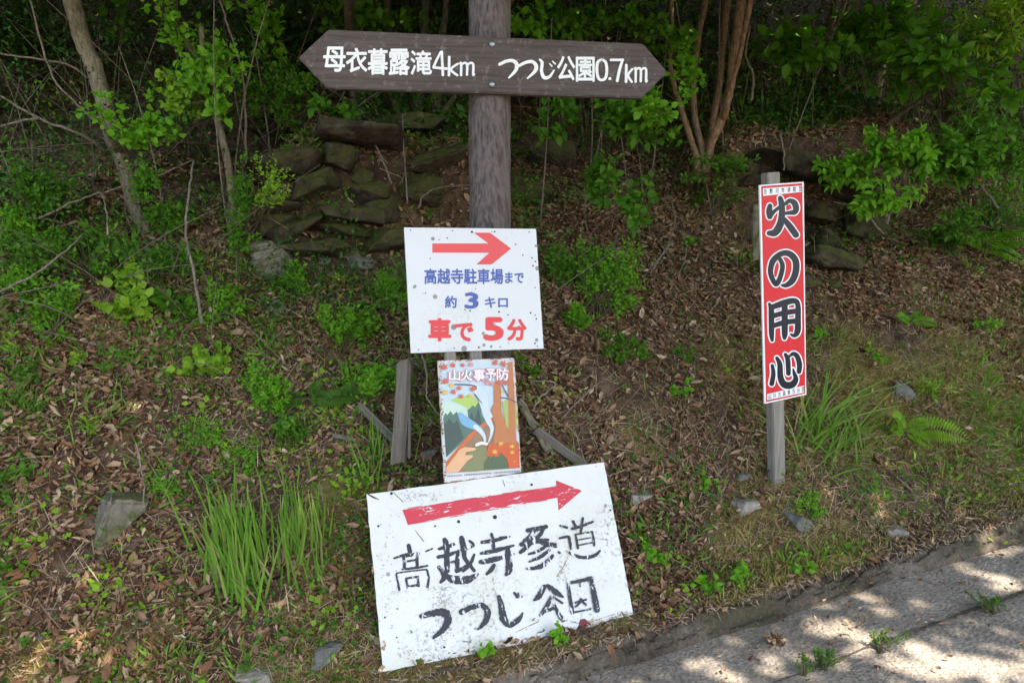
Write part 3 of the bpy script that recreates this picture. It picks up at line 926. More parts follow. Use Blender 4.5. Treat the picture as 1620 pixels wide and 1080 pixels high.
strokes = [
 # 高
 [(165, 502, 7), (200, 490, 11), (240, 478, 8)], [(236, 440, 18), (242, 470, 20)], [(320, 468, 5), (352, 455, 6)], [(212, 492, 14), (216, 546, 14)], [(215, 494, 9), (282, 478, 15)],
 [(276, 480, 15), (277, 542, 13)], [(226, 518, 9), (274, 508, 8)], [(205, 556, 7), (260, 550, 11), (328, 538, 7)], [(175, 578, 5), (182, 612, 7), (190, 655, 10)],
 [(178, 574, 5), (250, 564, 5), (322, 556, 6)], [(326, 560, 8), (334, 600, 9), (328, 640, 12)], [(224, 602, 9), (230, 642, 11)], [(224, 600, 8), (282, 592, 9)], [(280, 592, 10), (284, 636, 11)], [(230, 640, 8), (284, 632, 10)],
 # 越
 [(412, 412, 20), (420, 440, 27), (422, 470, 24)], [(385, 456, 12), (420, 446, 18), (456, 434, 14)], [(380, 496, 14), (420, 488, 18), (455, 476, 14)], [(422, 470, 22), (424, 560, 26)], [(428, 530, 14), (462, 518, 12)],
 [(384, 545, 16), (402, 570, 22), (408, 598, 22), (392, 618, 12)], [(412, 578, 16), (450, 604, 34), (520, 606, 36), (572, 580, 12)], [(494, 402, 20), (502, 440, 27), (510, 500, 20), (556, 562, 14)], [(462, 472, 9), (510, 458, 14), (552, 440, 12)],
 [(476, 472, 16), (474, 520, 20), (472, 562, 20)], [(470, 566, 14), (508, 546, 14), (530, 530, 8)], [(556, 484, 10), (536, 530, 16), (502, 564, 12)], [(534, 418, 10), (552, 432, 12)],
 # 寺
 [(640, 384, 12), (648, 420, 16), (650, 462, 16)], [(594, 424, 14), (650, 416, 18), (712, 402, 7)], [(680, 400, 6), (730, 396, 5)], [(590, 478, 12), (650, 466, 20), (748, 440, 8)], [(588, 520, 20), (650, 508, 24), (748, 482, 10)],
 [(718, 452, 22), (724, 510, 30), (724, 560, 32), (712, 582, 14)], [(652, 536, 16), (640, 556, 20), (618, 578, 12)],
 # 参
 [(818, 366, 20), (860, 360, 22), (906, 348, 18)], [(852, 362, 18), (830, 392, 18), (800, 416, 14)], [(894, 356, 16), (870, 395, 18), (836, 420, 16)], [(786, 434, 20), (850, 420, 22), (916, 412, 12)], [(848, 402, 18), (820, 440, 20), (782, 472, 16)],
 [(858, 408, 14), (900, 430, 24), (954, 440, 20)], [(906, 442, 12), (870, 466, 14), (822, 482, 8)], [(922, 462, 12), (880, 494, 16), (826, 518, 8)], [(938, 490, 14), (900, 530, 22), (860, 548, 18), (814, 552, 10)], [(968, 472, 10), (972, 476, 8)],
 # 道
 [(975, 342, 7), (1008, 352, 11)], [(974, 404, 10), (1010, 396, 11)], [(1018, 398, 12), (1024, 430, 12), (1026, 458, 6)], [(1038, 322, 11), (1050, 346, 12)], [(1086, 306, 8), (1080, 338, 11)], [(1034, 358, 12), (1084, 344, 12), (1134, 324, 8)],
 [(1082, 345, 9), (1074, 378, 9)], [(1050, 386, 6), (1056, 420, 9), (1062, 452, 10)], [(1052, 386, 5), (1132, 372, 6)], [(1132, 374, 6), (1138, 410, 9), (1142, 438, 11)], [(1064, 412, 5), (1122, 402, 4)], [(1066, 438, 5), (1128, 426, 5)],
 [(1008, 466, 5), (1040, 486, 12), (1090, 498, 14), (1140, 490, 15), (1168, 466, 8)],
 # つつじ公園
 [(298, 784, 20), (350, 770, 30), (408, 766, 38), (428, 800, 34), (404, 850, 26), (354, 890, 10)],
 [(494, 764, 26), (540, 742, 22), (594, 732, 24), (622, 766, 28), (606, 815, 24), (574, 848, 7)],
 [(676, 690, 18), (688, 740, 26), (700, 798, 34), (730, 826, 26), (770, 802, 22), (793, 768, 5)], [(752, 670, 8), (766, 690, 13)], [(770, 672, 7), (784, 688, 13)],
 [(897, 640, 18), (872, 686, 26), (848, 706, 9)], [(914, 636, 16), (950, 664, 28), (987, 690, 9)], [(932, 690, 14), (906, 740, 20), (880, 780, 14)], [(902, 762, 11), (950, 742, 14)], [(944, 724, 10), (962, 762, 16), (978, 792, 20)], [(940, 690, 10), (985, 720, 8)],
 [(1012, 620, 12), (1022, 690, 15), (1034, 766, 16)], [(1014, 624, 14), (1070, 612, 14), (1126, 600, 20)], [(1126, 602, 20), (1140, 680, 26), (1154, 752, 28)], [(1034, 766, 7), (1100, 754, 6), (1160, 740, 9)], [(1068, 618, 8), (1072, 638, 6)],
 [(1048, 718, 6), (1076, 710, 9), (1104, 702, 6)], [(1076, 700, 9), (1066, 722, 10), (1050, 738, 6)], [(1080, 712, 8), (1106, 732, 8)]]
a = A4()
for st in strokes: a.stroke(st, .0012, 1.3, .16)
a.build('lettering', M['black_brush'], pn)
a = A4()
for c, r in (((657, 301), 10), ((152, 186), 7), ((88, 345), 6), ((480, 323), 8), ((836, 143), 6), ((1220, 268), 5), ((120, 790), 5), ((180, 748), 4), ((178, 888), 4), ((740, 900), 8), ((738, 915), 6), ((410, 935), 6), ((365, 345), 5)):
    a.disc(c, r, .002, 10)
a.stroke([(38, 190, 4), (60, 202, 8), (90, 216, 3)], .002); a.stroke([(160, 180, 2), (210, 228, 3)], .002); a.stroke([(268, 365, 2), (310, 420, 3)], .002)
a.stroke([(695, 120, 2), (705, 150, 3)], .002)
a.stroke([(500, 908, 3), (540, 910, 4)], .002)
a.build('nail_marks', M['hole'], pn)
a = A4()
for k, (c, rx, ry) in enumerate((((850, 898), 44, 20), ((675, 910), 26, 7), ((752, 905), 30, 16), ((112, 930), 14, 28), ((110, 1040), 24, 16), ((1260, 830), 16, 6), ((1200, 850), 20, 6), ((60, 560), 4, 20))):
    an = [i * 2 * math.pi / 16 for i in range(16)]
    a.poly([(c[0] + rx * math.cos(t) * random.uniform(.6, 1.15), c[1] + ry * math.sin(t) * random.uniform(.6, 1.15) - rx * math.cos(t) * .18) for t in an], .0022 + k * .00002)
a.stroke([(1020, 480, 3), (990, 545, 5), (960, 590, 6)], .0023); a.stroke([(1130, 398, 2), (1230, 418, 4)], .0023); a.stroke([(760, 862, 3), (870, 810, 5)], .0023); a.stroke([(1110, 815, 3), (1240, 775, 4)], .0023)
M['rust_stain'] = paint('rust stain', (.3, .19, .09), .75, .9, (.6, .54, .42), ws=40, lo=.5)
a.build('rust_stains', M['rust_stain'], pn)
a = A4()
rs = np.random.default_rng(77)
for k in range(520):
    e = rs.random()
    if e < .4: c = (385 + rs.normal() * 26 + 10, 640 + abs(rs.normal()) * 150)
    elif e < .6: c = (100 + rs.normal() * 18 + 60 * rs.random(), 260 + 600 * rs.random())
    elif e < .75: c = (180 + 230 * rs.random(), 960 + rs.normal() * 30)
    elif e < .88: c = (985 + rs.normal() * 16, 560 + rs.normal() * 50)
    else: c = (300 + rs.normal() * 70, 200 + rs.normal() * 14)
    if not (60 < c[0] < 1300 and 150 < c[1] < 1000): continue
    r_ = rs.uniform(1.2, 4.5)
    a.poly([(c[0] + r_ * rs.uniform(.5, 1.2) * math.cos(q_), c[1] + r_ * rs.uniform(.5, 1.6) * math.sin(q_)) for q_ in np.linspace(0, 2 * math.pi, 7)[:-1]], .0026 + k * .000002)
M['grime'] = paint('grey mildew grime', (.36, .35, .29), .8)
a.build('grime_spots', M['grime'], pn)
a = A4()
M['dark_red'] = paint('dark red paint splash', (.16, .03, .03), .6)
a.poly([(1066, 820), (1074, 800), (1096, 796), (1108, 806), (1124, 820), (1128, 832), (1108, 822), (1098, 838), (1074, 834)], .0015)
a.build('paint_splash', M['dark_red'], pn)

# ------------------------------------------------------------------ tall red sign on its post
rq = [(1201.5, 292.9), (1271.5, 287.6), (1275.6, 624), (1209.6, 638.5)]
gb = G(1236, 765)
fr_ = Face((1239, 461), 3.15, R(21), R(-1))
u_, v_ = fr_.l2((1236.5, 765))
fr_ = Face((1239, 461), 3.15 * gb.y / ((fr_.c + fr_.u * u_ + fr_.v * v_).y + .012), R(21), R(-1))
fr_.tilt(rq)
q = [fr_.l2(p) for p in rq]
root = tag(rootat('fire_warning_sign', gb), 'tall narrow red sign with four bold black characters on a grey wooden post', 'sign')
pn = place(sheet(fr_, rq, .007, 'panel', M['white_ink'], None), fr_, root)
a = Art(fr_)
def lerpq(qd, u, v):
    tl, tr, br, bl = [np.array(p) for p in qd]
    return tuple((tl * (1 - u) + tr * u) * (1 - v) + (bl * (1 - u) + br * u) * v)
a.poly([lerpq(rq, .035, .006), lerpq(rq, .965, .006), lerpq(rq, .975, .994), lerpq(rq, .035, .994)], .0008)
a.build('red_field', M['red_panel'], pn)
a = Art(fr_)
a.poly([lerpq(rq, .07, .016), lerpq(rq, .95, .018), lerpq(rq, .95, .047), lerpq(rq, .07, .051)], .0014)
a.poly([lerpq(rq, .06, .958), lerpq(rq, .95, .955), lerpq(rq, .95, .987), lerpq(rq, .06, .985)], .0014)
a.build('white_band', M['white_ink'], pn)
c5 = [[(213, 318, 44), (207, 365, 56), (212, 412, 52)], [(214, 412, 40), (250, 368, 34), (296, 330, 30)],
      [(306, 248, 44), (318, 300, 54), (320, 400, 58), (302, 490, 66), (258, 556, 66), (205, 562, 44)],
      [(350, 300, 30), (388, 272, 40), (430, 288, 54), (448, 335, 56), (436, 372, 48), (398, 378, 40), (352, 384, 30)],
      [(345, 442, 46), (396, 506, 58), (446, 576, 58)]]
c5b = [[(306, 800, 38), (326, 850, 42), (316, 920, 44), (292, 990, 46), (264, 1020, 42), (230, 960, 46), (218, 890, 48), (244, 805, 54), (312, 748, 50), (386, 746, 56), (442, 806, 60), (446, 900, 60), (414, 986, 58), (362, 1028, 44), (325, 1030, 26)]]
c6 = [[(198, 166, 26), (213, 210, 46), (215, 320, 48), (216, 420, 44), (221, 474, 28)], [(212, 196, 44), (320, 158, 56), (405, 138, 48), (440, 170, 44), (441, 300, 50), (438, 396, 52), (412, 434, 36), (380, 424, 18)],
      [(228, 268, 44), (330, 240, 46), (432, 226, 46)], [(228, 352, 42), (330, 322, 46), (432, 310, 46)], [(328, 170, 50), (328, 300, 54), (328, 420, 50), (326, 456, 32)]]
c6b = [[(222, 690, 28), (231, 760, 38), (217, 845, 42)], [(262, 628, 32), (286, 680, 44), (292, 790, 52), (325, 852, 60), (388, 854, 60), (422, 808, 46), (408, 752, 28), (399, 718, 12)],
       [(334, 596, 30), (354, 640, 42), (360, 758, 40)], [(368, 612, 20), (400, 590, 34), (434, 612, 42), (454, 680, 46), (450, 742, 40)]]
for nm, grow, w0, mt in (('lettering_outline', 11, .0014, 'white_ink'), ('lettering', 0, .0024, 'black_ink')):
    a = Art(fr_, 1180, 270, 5.683)
    for st in c5 + c5b: a.stroke(st, w0, grow)
    b_ = Art(fr_, 1180, 450, 5.4); b_.k = a.k
    for st in c6 + c6b: b_.stroke(st, w0, grow)
    o = len(a.V); a.V += b_.V; a.F += [tuple(i + o for i in f) for f in b_.F]
    a.build(nm, M[mt], pn)
a = Art(fr_)                                  # the white and red openings inside the characters that the outline would fill
b5 = Art(fr_, 1180, 270, 5.683)
b6 = Art(fr_, 1180, 450, 5.4)
b6.poly([(374, 352), (402, 346), (402, 386), (372, 390)], .0036)
b5.poly([(364, 304), (384, 306), (388, 350), (364, 360)], .0036)
b6.poly([(392, 628), (404, 640), (410, 680), (396, 662)], .0036)
b5.poly([(252, 950), (250, 905), (262, 850), (285, 815), (290, 850), (282, 905), (262, 955)], .0020)
o = len(b5.V); b5.V += b6.V; b5.F += [tuple(i + o for i in f) for f in b6.F]
b5.build('red_counter', M['red_panel'], pn)
a = Art(fr_)
for (txt, v0, v1) in (('吉野川市消防団', .020, .044), ('山川方面第５分団', .960, .982)):
    n = len(txt)
    for i, ch in enumerate(txt):
        u = .12 + .80 * i / (n - 1)
        hw = .032
        a.text(ch, (lerpq(rq, u - hw, v0), lerpq(rq, u + hw, v0), lerpq(rq, u + hw, v1), lerpq(rq, u - hw, v1)), .0020, .012)
a.build('small_lettering', M['black_ink'], pn)
mb = MB()
# post in world axes relative to the root
def onface(f, p):
    u, v = f.l2(p); return f.c + f.u * u + f.v * v - f.n * .032
tp = onface(fr_, (1227, 272)); bt = onface(fr_, (1236.5, 775))
ax = (tp - bt); L = ax.length; ax.normalize()
xx = fr_.u - ax * fr_.u.dot(ax); xx.normalize(); yy = ax.cross(xx)
bt2 = bt - ax * .25
wd = .0335
for sx, sy, z in [(-1, -1, 0), (1, -1, 0), (1, 1, 0), (-1, 1, 0), (-1, -1, 1), (1, -1, 1), (1, 1, 1), (-1, 1, 1)]:
    p = bt2 + xx * sx * wd + yy * sy * .024 + ax * (z * (L + .25))
    mb.V.append(tuple(p - gb))
mb.F = [(0, 3, 2, 1), (4, 5, 6, 7), (0, 1, 5, 4), (1, 2, 6, 5), (2, 3, 7, 6), (3, 0, 4, 7)]
mb.build('post', M['stake_wood'], root, bev=.004)

# ------------------------------------------------------------------ rocks
def rock(name, px, py, wpx, hpx, mat, label=None, group=None, depth=.8, flat=1.0, roll=0.0, push=.0, seed=None, d=None, ang=14, sub=2, yaw=None):
    """an angular stone: a rough convex block, chipped; centre seen at (px, py), size in pixels of the photograph"""
    rs = np.random.default_rng(seed if seed is not None else int(px * 7 + py * 3))
    c = G(px, py) if d is None else P(px, py, d)
    k = c.y / F
    w2, h2 = wpx * k / 2, hpx * k / 2
    pts = unit(rs.normal(size=(ang, 3))) * rs.uniform(.82, 1.12, (ang, 1))
    pts = np.sign(pts) * np.abs(pts) ** .42
    bm = bmesh.new()
    for p in pts: bm.verts.new((p[0] * w2, p[1] * w2 * depth, p[2] * h2 * flat))
    r = bmesh.ops.convex_hull(bm, input=bm.verts[:])
    dele = [v for v in bm.verts if not v.link_faces]
    bmesh.ops.delete(bm, geom=dele, context='VERTS')
    bmesh.ops.bevel(bm, geom=bm.edges[:], offset=min(w2, h2) * .09, segments=1, affect='EDGES')
    bmesh.ops.triangulate(bm, faces=bm.faces[:])
    for _ in range(sub):
        bmesh.ops.subdivide_edges(bm, edges=[e for e in bm.edges if e.calc_length() > .018], cuts=1, use_grid_fill=True)
        bmesh.ops.triangulate(bm, faces=[f for f in bm.faces if len(f.verts) > 3])
    bm.normal_update()
    for v in bm.verts:
        q = v.co
        n = float(fbm(q.x * 14 + px, q.z * 22 + q.y * 9, 3)) + (.35 if math.sin(q.z * 150 + 4 * float(vnoise(q.x * 8 + py, q.y * 8))) > .2 else -.15)
        v.co += v.normal * n * min(w2, h2) * .13
    me = bpy.data.meshes.new(name); bm.to_mesh(me); bm.free()
    o = link(name, me, M[mat])
    o.location = c + Vector((0, push, 0))
    o.rotation_euler = (rs.uniform(-.15, .15), roll, rs.uniform(-.3, .3) + .3 if yaw is None else yaw)
    if label: tag(o, label, 'rock', group)
    return o

RK = 'stones lying on the bank'
rock('boulder', 434, 408, 76, 68, 'rock_boulder', 'large rounded boulder with yellow-green moss at the foot of the left rock ledge', RK, .8, roll=-.2, ang=22)
rock('boulder', 196, 828, 84, 104, 'rock_boulder', 'big pale-faced boulder capped with moss, left of the tall grass', RK, .7, roll=.25, ang=16)
rock('stone', 219, 986, 40, 50, 'rock_grey', 'grey angular stone standing upright on the lower left bank', RK, .4, roll=.3, ang=9)
rock('flat_stone', 400, 1072, 66, 26, 'rock_pale', 'pale flat stone cut by the bottom edge of the photo', RK, .9, ang=12)
rock('flat_stone', 516, 1042, 66, 62, 'rock_grey', 'dull flat slab left of the painted signboard foot', RK, .8, ang=10)
rock('stone', 440, 490, 38, 40, 'rock_grey', 'smooth grey stone below the mossy boulder', RK, .7, roll=.5, ang=12)
rock('flat_stone', 1420, 630, 50, 56, 'rock_grey', 'flat dark grey slate piece leaning above the bright fern', RK, .3, roll=.7, ang=8)
rock('stone', 1486, 646, 22, 22, 'rock_grey', 'small grey slate chip right of the leaning slate', RK, .5, ang=9)
rock('stone', 1178, 801, 46, 30, 'rock_pale', 'whitish rounded stone left of the red sign post foot', RK, .8, ang=16)
rock('stone', 1012, 788, 44, 24, 'rock_pale', 'pale flattish stone beside the signboard top corner', RK, .8, ang=14)
rock('flat_stone', 1262, 826, 56, 26, 'rock_grey', 'dark blue-grey slate slab below the red sign post', RK, .8, roll=.4, ang=10)
rock('flat_stone', 1236, 804, 34, 14, 'rock_grey', 'thin slate lying just above the blue-grey slab', RK, .8, ang=9)
rock('stone', 1090, 856, 32, 34, 'rock_moss', 'squarish brown-grey stone right of the painted signboard', RK, .6, ang=12)
rock('stone', 1175, 754, 26, 20, 'rock_grey', 'small dark stone above the whitish rounded stone', RK, .7, ang=12)
rock('stone', 1120, 832, 18, 22, 'rock_grey', 'small stone half buried between squarish and whitish stones', RK, .6, ang=10)
rock('stone', 1158, 932, 30, 12, 'rock_pale', 'pale chip of concrete lying on the kerb top', RK, .6, ang=10)
rock('stone', 1328, 526, 20, 26, 'rock_moss', 'narrow olive stone right of the red sign', RK, .5, roll=.4, ang=9)
rock('stone', 1385, 775, 30, 18, 'rock_moss', 'brownish stone sunk in dry moss right of the red sign post', RK, .7, ang=12)
rock('stone', 1420, 842, 40, 18, 'rock_pale', 'pale stone set in the bank just above the kerb', RK, .7, ang=14)
rock('stone', 663, 582, 36, 34, 'rock_moss', 'grey block behind the top of the rotten stump', RK, .6, ang=12)
rock('stone', 681, 668, 26, 34, 'rock_moss', 'rounded stone in the dark hollow beside the poster', RK, .8, ang=16)
rock('stone', 690, 640, 30, 30, 'rock_ledge', 'dark stone above the hollow beside the poster', RK, .8, ang=16)
rock('stone', 682, 716, 34, 26, 'rock_grey', 'pale split stone left of the poster foot', RK, .8, ang=12)
rock('stone', 570, 418, 44, 30, 'rock_grey', 'grey block among dead leaves left of the white sign', RK, .7, ang=12)
rock('stone', 552, 398, 40, 22, 'rock_moss', 'mossy block on top of the grey block left of the white sign', RK, .7, ang=12)
rock('stone', 514, 412, 22, 16, 'rock_grey', 'small bluish stone right of the mossy boulder', RK, .7, ang=12)
rock('stone', 1197, 368, 20, 90, 'rock_moss', 'tall narrow stone peeping out left of the red sign', RK, .5, d=3.75, ang=12)
rock('stone', 230, 965, 18, 10, 'rock_pale', 'tiny pale stone above the grey upright stone', RK, .7, ang=10)
rock('stone', 208, 1037, 24, 16, 'rock_pale', 'light chip of stone beside a curled dead leaf at lower left', RK, .7, ang=10)
rock('stone', 100, 770, 20, 14, 'rock_grey', 'small grey stone left of the big pale-faced boulder', RK, .7, ang=10)
rock('stone', 60, 1005, 26, 16, 'rock_grey', 'small stone on the sunlit moss at lower left', RK, .7, ang=10)
rock('stone', 300, 1075, 26, 20, 'rock_pale', 'whitish stone left of the pale flat stone at the bottom edge', RK, .7, ang=11)
# the two rock ledges: slabs of slate piled in courses
LG = 'slate slabs of the rock ledges'
L0 = [  # px, py, w, h, roll, label
 (448, 262, 130, 52, -.18, 'broad tilted slab at the upper left of the left ledge'),
 (500, 296, 90, 42, -.3, 'reddish slab tucked under the broad tilted slab of the left ledge'),
 (588, 226, 150, 40, .10, 'overhanging roof slab of the left ledge'),
 (640, 206, 120, 40, -.1, 'slab resting on the overhanging roof slab'),
 (576, 282, 34, 34, .5, 'small upright block under the overhang'),
 (584, 310, 70, 40, -.15, 'olive block below the overhang'),
 (446, 328, 70, 26, .08, 'thin dark slab left in the left ledge'),
 (440, 356, 60, 40, -.1, 'dark mossy block above the large boulder'),
 (478, 362, 100, 36, -.35, 'slanting slab over a dark crack in the left ledge'),
 (556, 340, 110, 26, .12, 'long thin slab in the middle of the left ledge'),
 (548, 364, 96, 22, .05, 'lowest thin slab of the left ledge'),
 (612, 336, 70, 44, -.25, 'wedge-shaped block right in the left ledge'),
 (500, 392, 110, 36, .05, 'mossy bottom course of the left ledge'),
 (600, 380, 100, 40, -.05, 'mossy rounded base block left of the white sign'),
 (512, 322, 20, 10, 0, 'tiny pale stone lodged in the left ledge'),
 (668, 300, 70, 60, .1, 'brown block in shade behind the post'),
 (690, 250, 90, 70, .1, 'dark lump of rock behind the post'),
 (540, 250, 60, 50, .2, 'recessed block beneath the overhang'),
 (830, 300, 80, 60, .1, 'dark rock right of the post'),
 (860, 250, 90, 60, -.1, 'dark rock under leaves right of the post')]
R0 = [
 (1268, 285, 150, 40, .30, 'long slab dipping right above the red sign'),
 (1222, 256, 110, 26, .08, 'flat slab at the top of the right ledge'),
 (1330, 300, 100, 40, .42, 'thick slab end jutting out right of the red sign'),
 (1270, 262, 70, 20, .05, 'thin grey slab on top of the right ledge'),
 (1290, 340, 60, 40, .2, 'dark block under the jutting slab'),
 (1312, 382, 80, 34, .22, 'slab with lichen beside the red sign top'),
 (1296, 412, 110, 40, .18, 'broad brown slab at the foot of the right ledge'),
 (1300, 446, 44, 20, .1, 'light stone below the right ledge'),
 (1268, 448, 40, 18, .0, 'small mossy stone below the right ledge'),
 (1360, 360, 90, 50, .2, 'mossy hump right of the ledge'),
 (1195, 290, 60, 26, .1, 'dark slab left of the red sign top'),
 (1150, 262, 60, 30, .1, 'small slab near the orange tree base')]
for (px, py, wp, hp, rl, lb) in L0 + R0:
    roof = 'roof slab' in lb or 'jutting' in lb or 'jutting out' in lb or lb.startswith('long slab dipping')
    rock('slate_slab', px, py, wp * 1.05, hp * (.72 if roof else .9), 'rock_ledge', lb, LG, 1.0 if roof else .8, 1.0, rl, -.10 if roof else -.03, ang=13, yaw=random.uniform(.05, .4))

# ------------------------------------------------------------------ old wood
def plank(name, a, b, wpx, thick, label, cat, mat='old_wood', broken=.02, off=.03):
    """a weathered length of wood between two seen points; both lie on the ground or close to it"""
    A_ = a if isinstance(a, Vector) else G(*a); B_ = b if isinstance(b, Vector) else G(*b)
    ax = B_ - A_; L = ax.length; ax.normalize()
    side = ax.cross(Vector((0, -1, .4))).normalized(); up = side.cross(ax)
    if up.y > 0: up = -up
    w2 = wpx * A_.y / F / 2
    n, m = 26, 10
    V = []; Fc = []
    for i in range(n):
        t = i / (n - 1)
        for k in range(m):
            u = 2 * math.pi * k / m
            cx = math.copysign(abs(math.cos(u)) ** .5, math.cos(u)) * w2; cy = math.copysign(abs(math.sin(u)) ** .5, math.sin(u)) * thick
            e = 0
            if i == 0: e = -random.uniform(0, broken)
            if i == n - 1: e = random.uniform(0, broken)
            j = 1 + .12 * float(fbm(t * 3 + k * 1.7, k * 2.2, 2))
            V.append(tuple(A_ + ax * (L * t + e) + side * cx * j + up * (cy * j + off)))
    for i in range(n - 1):
        for k in range(m):
            Fc.append((i * m + k, i * m + (k + 1) % m, (i + 1) * m + (k + 1) % m, (i + 1) * m + k))
    Fc += [tuple(range(m))[::-1], tuple(range((n - 1) * m, n * m))]
    base = A_.copy()
    V = [tuple(Vector(v) - base) for v in V]
    me = bpy.data.meshes.new(name); me.from_pydata(V, [], Fc); me.update()
    bm = bmesh.new(); bm.from_mesh(me); bmesh.ops.recalc_face_normals(bm, faces=bm.faces); bm.to_mesh(me); bm.free()
    o = link(name, me, M[mat])
    o.location = base
    # turn the grain along the length by giving the object its own axis
    Rm = Matrix((side, up, ax)).transposed().to_4x4()
    o.data.transform(Rm.inverted()); o.matrix_basis = Matrix.Translation(base) @ Rm
    tag(o, label, cat)
    return o
st_ = P(631, 722, 2.75)
plank('old_stump', st_, P(640, 578, 2.80), 25, .022, 'upright rotten grey post stump left of the poster', 'stump', broken=.035, off=0)
plank('split_batten', P(648, 720, 2.74), P(647, 576, 2.79), 5, .006, 'thin upright splinter beside the rotten stump', 'stick', off=0)
plank('fallen_branch', (576, 648), (648, 718), 13, .014, 'grey fallen branch slanting down to the rotten stump', 'branch')
plank('fallen_branch', (824, 640), (866, 712), 13, .014, 'light brown branch running down right of the poster', 'branch', 'bark_pale')
plank('split_log', (850, 684), (916, 732), 16, .018, 'splintered pale grey log right of the poster', 'log', broken=.06)
plank('fallen_branch', (530, 690), (610, 705), 8, .008, 'thin grey stick lying left of the rotten stump', 'branch')

# ------------------------------------------------------------------ trees
CROWN = {}
def stem_pts(spec, d, w, ext=None):
    """spec: pixel points from the base up; depth d at the base, drifting by dd to the top"""
    d0, d1 = d
    n = len(spec)
    pts = []
    for i, (x, y) in enumerate(spec):
        t = i / (n - 1)
        pts.append(P(x, y, d0 * (1 - t) + d1 * t))
    rad = []
    for i, p in enumerate(pts):
        t = i / (n - 1)
        rad.append((w[0] * (1 - t) + w[1] * t) * (.66 if d0 > 4.15 and d0 < 5 else .8) / 2 * p.y / F)
    if ext:
        dr = (pts[-1] - pts[-2]).normalized()
        last = pts[-1]
        for k in range(1, 5):
            q = last + dr * (.55 * k) + Vector((ext[0] * k * k * .05, ext[1] * k * k * .05, .35 * k))
            pts.append(q); rad.append(rad[n - 1] * (1 - .2 * k))
    return pts, rad
def tree(name, label, stems, mat, group=None, base=None):
    b = base or stems[0][0][0]
    gz = Vector(b)
    root = tag(empty(name, Matrix.Translation(gz)), label, 'tree', group)
    tops = []
    mb = MB()
    for k, (pts, rad) in enumerate(stems):
        sp, sr = smooth_path([tuple(p - gz) for p in pts], rad, 7)
        sp[0] = sp[0] + np.array([0, .03, -.10])
        for i in range(1, len(sp) - 1):
            sp[i] = sp[i] + np.array([random.gauss(0, 1), random.gauss(0, 1), 0]) * sr[i] * .035
        sr[0] *= 1.4; sr[1] *= 1.22; sr[2] *= 1.1
        mb2 = MB(); mb2.tube(sp, sr, 12, .035)
        mb2.build('trunk', M[mat], root, True)
        tops.append(Vector(pts[-1]))
    return root, gz, tops
T1 = tree('broadleaf_tree', 'slender pale-barked tree leaning left, nearest trunk at the upper left',
          [stem_pts([(240, 385), (213, 325), (193, 250), (180, 225), (167, 170), (150, 110), (133, 70), (113, 0)], (3.55, 3.5), (27, 31), (-.3, -.6))], 'bark_pale')
T2 = tree('thin_tree', 'thin brown sapling with bright leaf clusters, right of the leaning pale tree',
          [stem_pts([(370, 360), (366, 300), (358, 245), (345, 195), (332, 160), (322, 90), (318, 40)], (3.65, 3.55), (17, 9))], 'bark_pale')
T3 = tree('multi_stemmed_tree', 'orange-brown multi-stemmed tree behind the right end of the direction board',
          [stem_pts([(1118, 262), (1126, 225), (1145, 180), (1156, 130), (1160, 90), (1166, 50), (1172, 0)], (4.5, 4.4), (19, 22), (.5, -.9)),
           stem_pts([(1112, 262), (1110, 232), (1100, 190), (1097, 130), (1102, 80), (1108, 40), (1116, 0)], (4.5, 4.7), (15, 14), (-.2, -.5)),
           stem_pts([(1122, 235), (1128, 190), (1138, 130), (1142, 80), (1150, 0)], (4.6, 4.9), (15, 16), (.2, .1)),
           stem_pts([(1150, 160), (1166, 105), (1176, 60), (1188, 0)], (4.4, 4.2), (12, 12), (.8, -.8)),
           stem_pts([(1104, 255), (1085, 195), (1068, 140), (1060, 100), (1064, 50), (1062, 0)], (4.45, 4.3), (14, 9), (-.5, -.8))], 'bark_orange')
T4 = tree('twin_stemmed_tree', 'grey twin-stemmed tree deep in the shade right of the orange-brown tree',
          [stem_pts([(1308, 140), (1308, 90), (1312, 40), (1322, 0)], (5.9, 5.9), (13, 13), (.2, -.5)),
           stem_pts([(1328, 135), (1324, 80), (1328, 30), (1336, 0)], (5.9, 5.8), (11, 10), (.3, -.5))], 'bark_grey')
T5 = tree('leaning_tree', 'stout pale trunk leaning right in the shade at the upper right',
          [stem_pts([(1384, 150), (1392, 110), (1406, 65), (1428, 20), (1446, -10)], (5.4, 5.3), (20, 22), (.6, -.8))], 'bark_pale')
T6 = tree('coppiced_tree', 'dark coppiced tree with bent stems behind the direction board, left of the post',
          [stem_pts([(652, 232), (632, 205), (590, 190), (562, 168), (556, 130)], (4.3, 4.3), (22, 12)),
           stem_pts([(655, 228), (640, 190), (622, 150), (618, 80), (612, 0)], (4.35, 4.5), (22, 16), (-.3, -.6)),
           stem_pts([(662, 230), (660, 180), (668, 120), (672, 50), (674, 0)], (4.4, 4.6), (26, 18), (0, -.4)),
           stem_pts([(672, 228), (688, 180), (696, 130), (700, 60), (706, 0)], (4.4, 4.5), (18, 14), (.3, -.6)),
           stem_pts([(676, 215), (706, 170), (730, 140), (760, 110)], (4.35, 4.35), (14, 9))], 'bark_grey')
T7 = tree('background_tree', 'mossy trunk cut by the top edge between the two left trees',
          [stem_pts([(268, 60), (262, 30), (252, 0), (245, -25)], (5.6, 5.6), (22, 20), (-.2, -.2))], 'bark_grey')

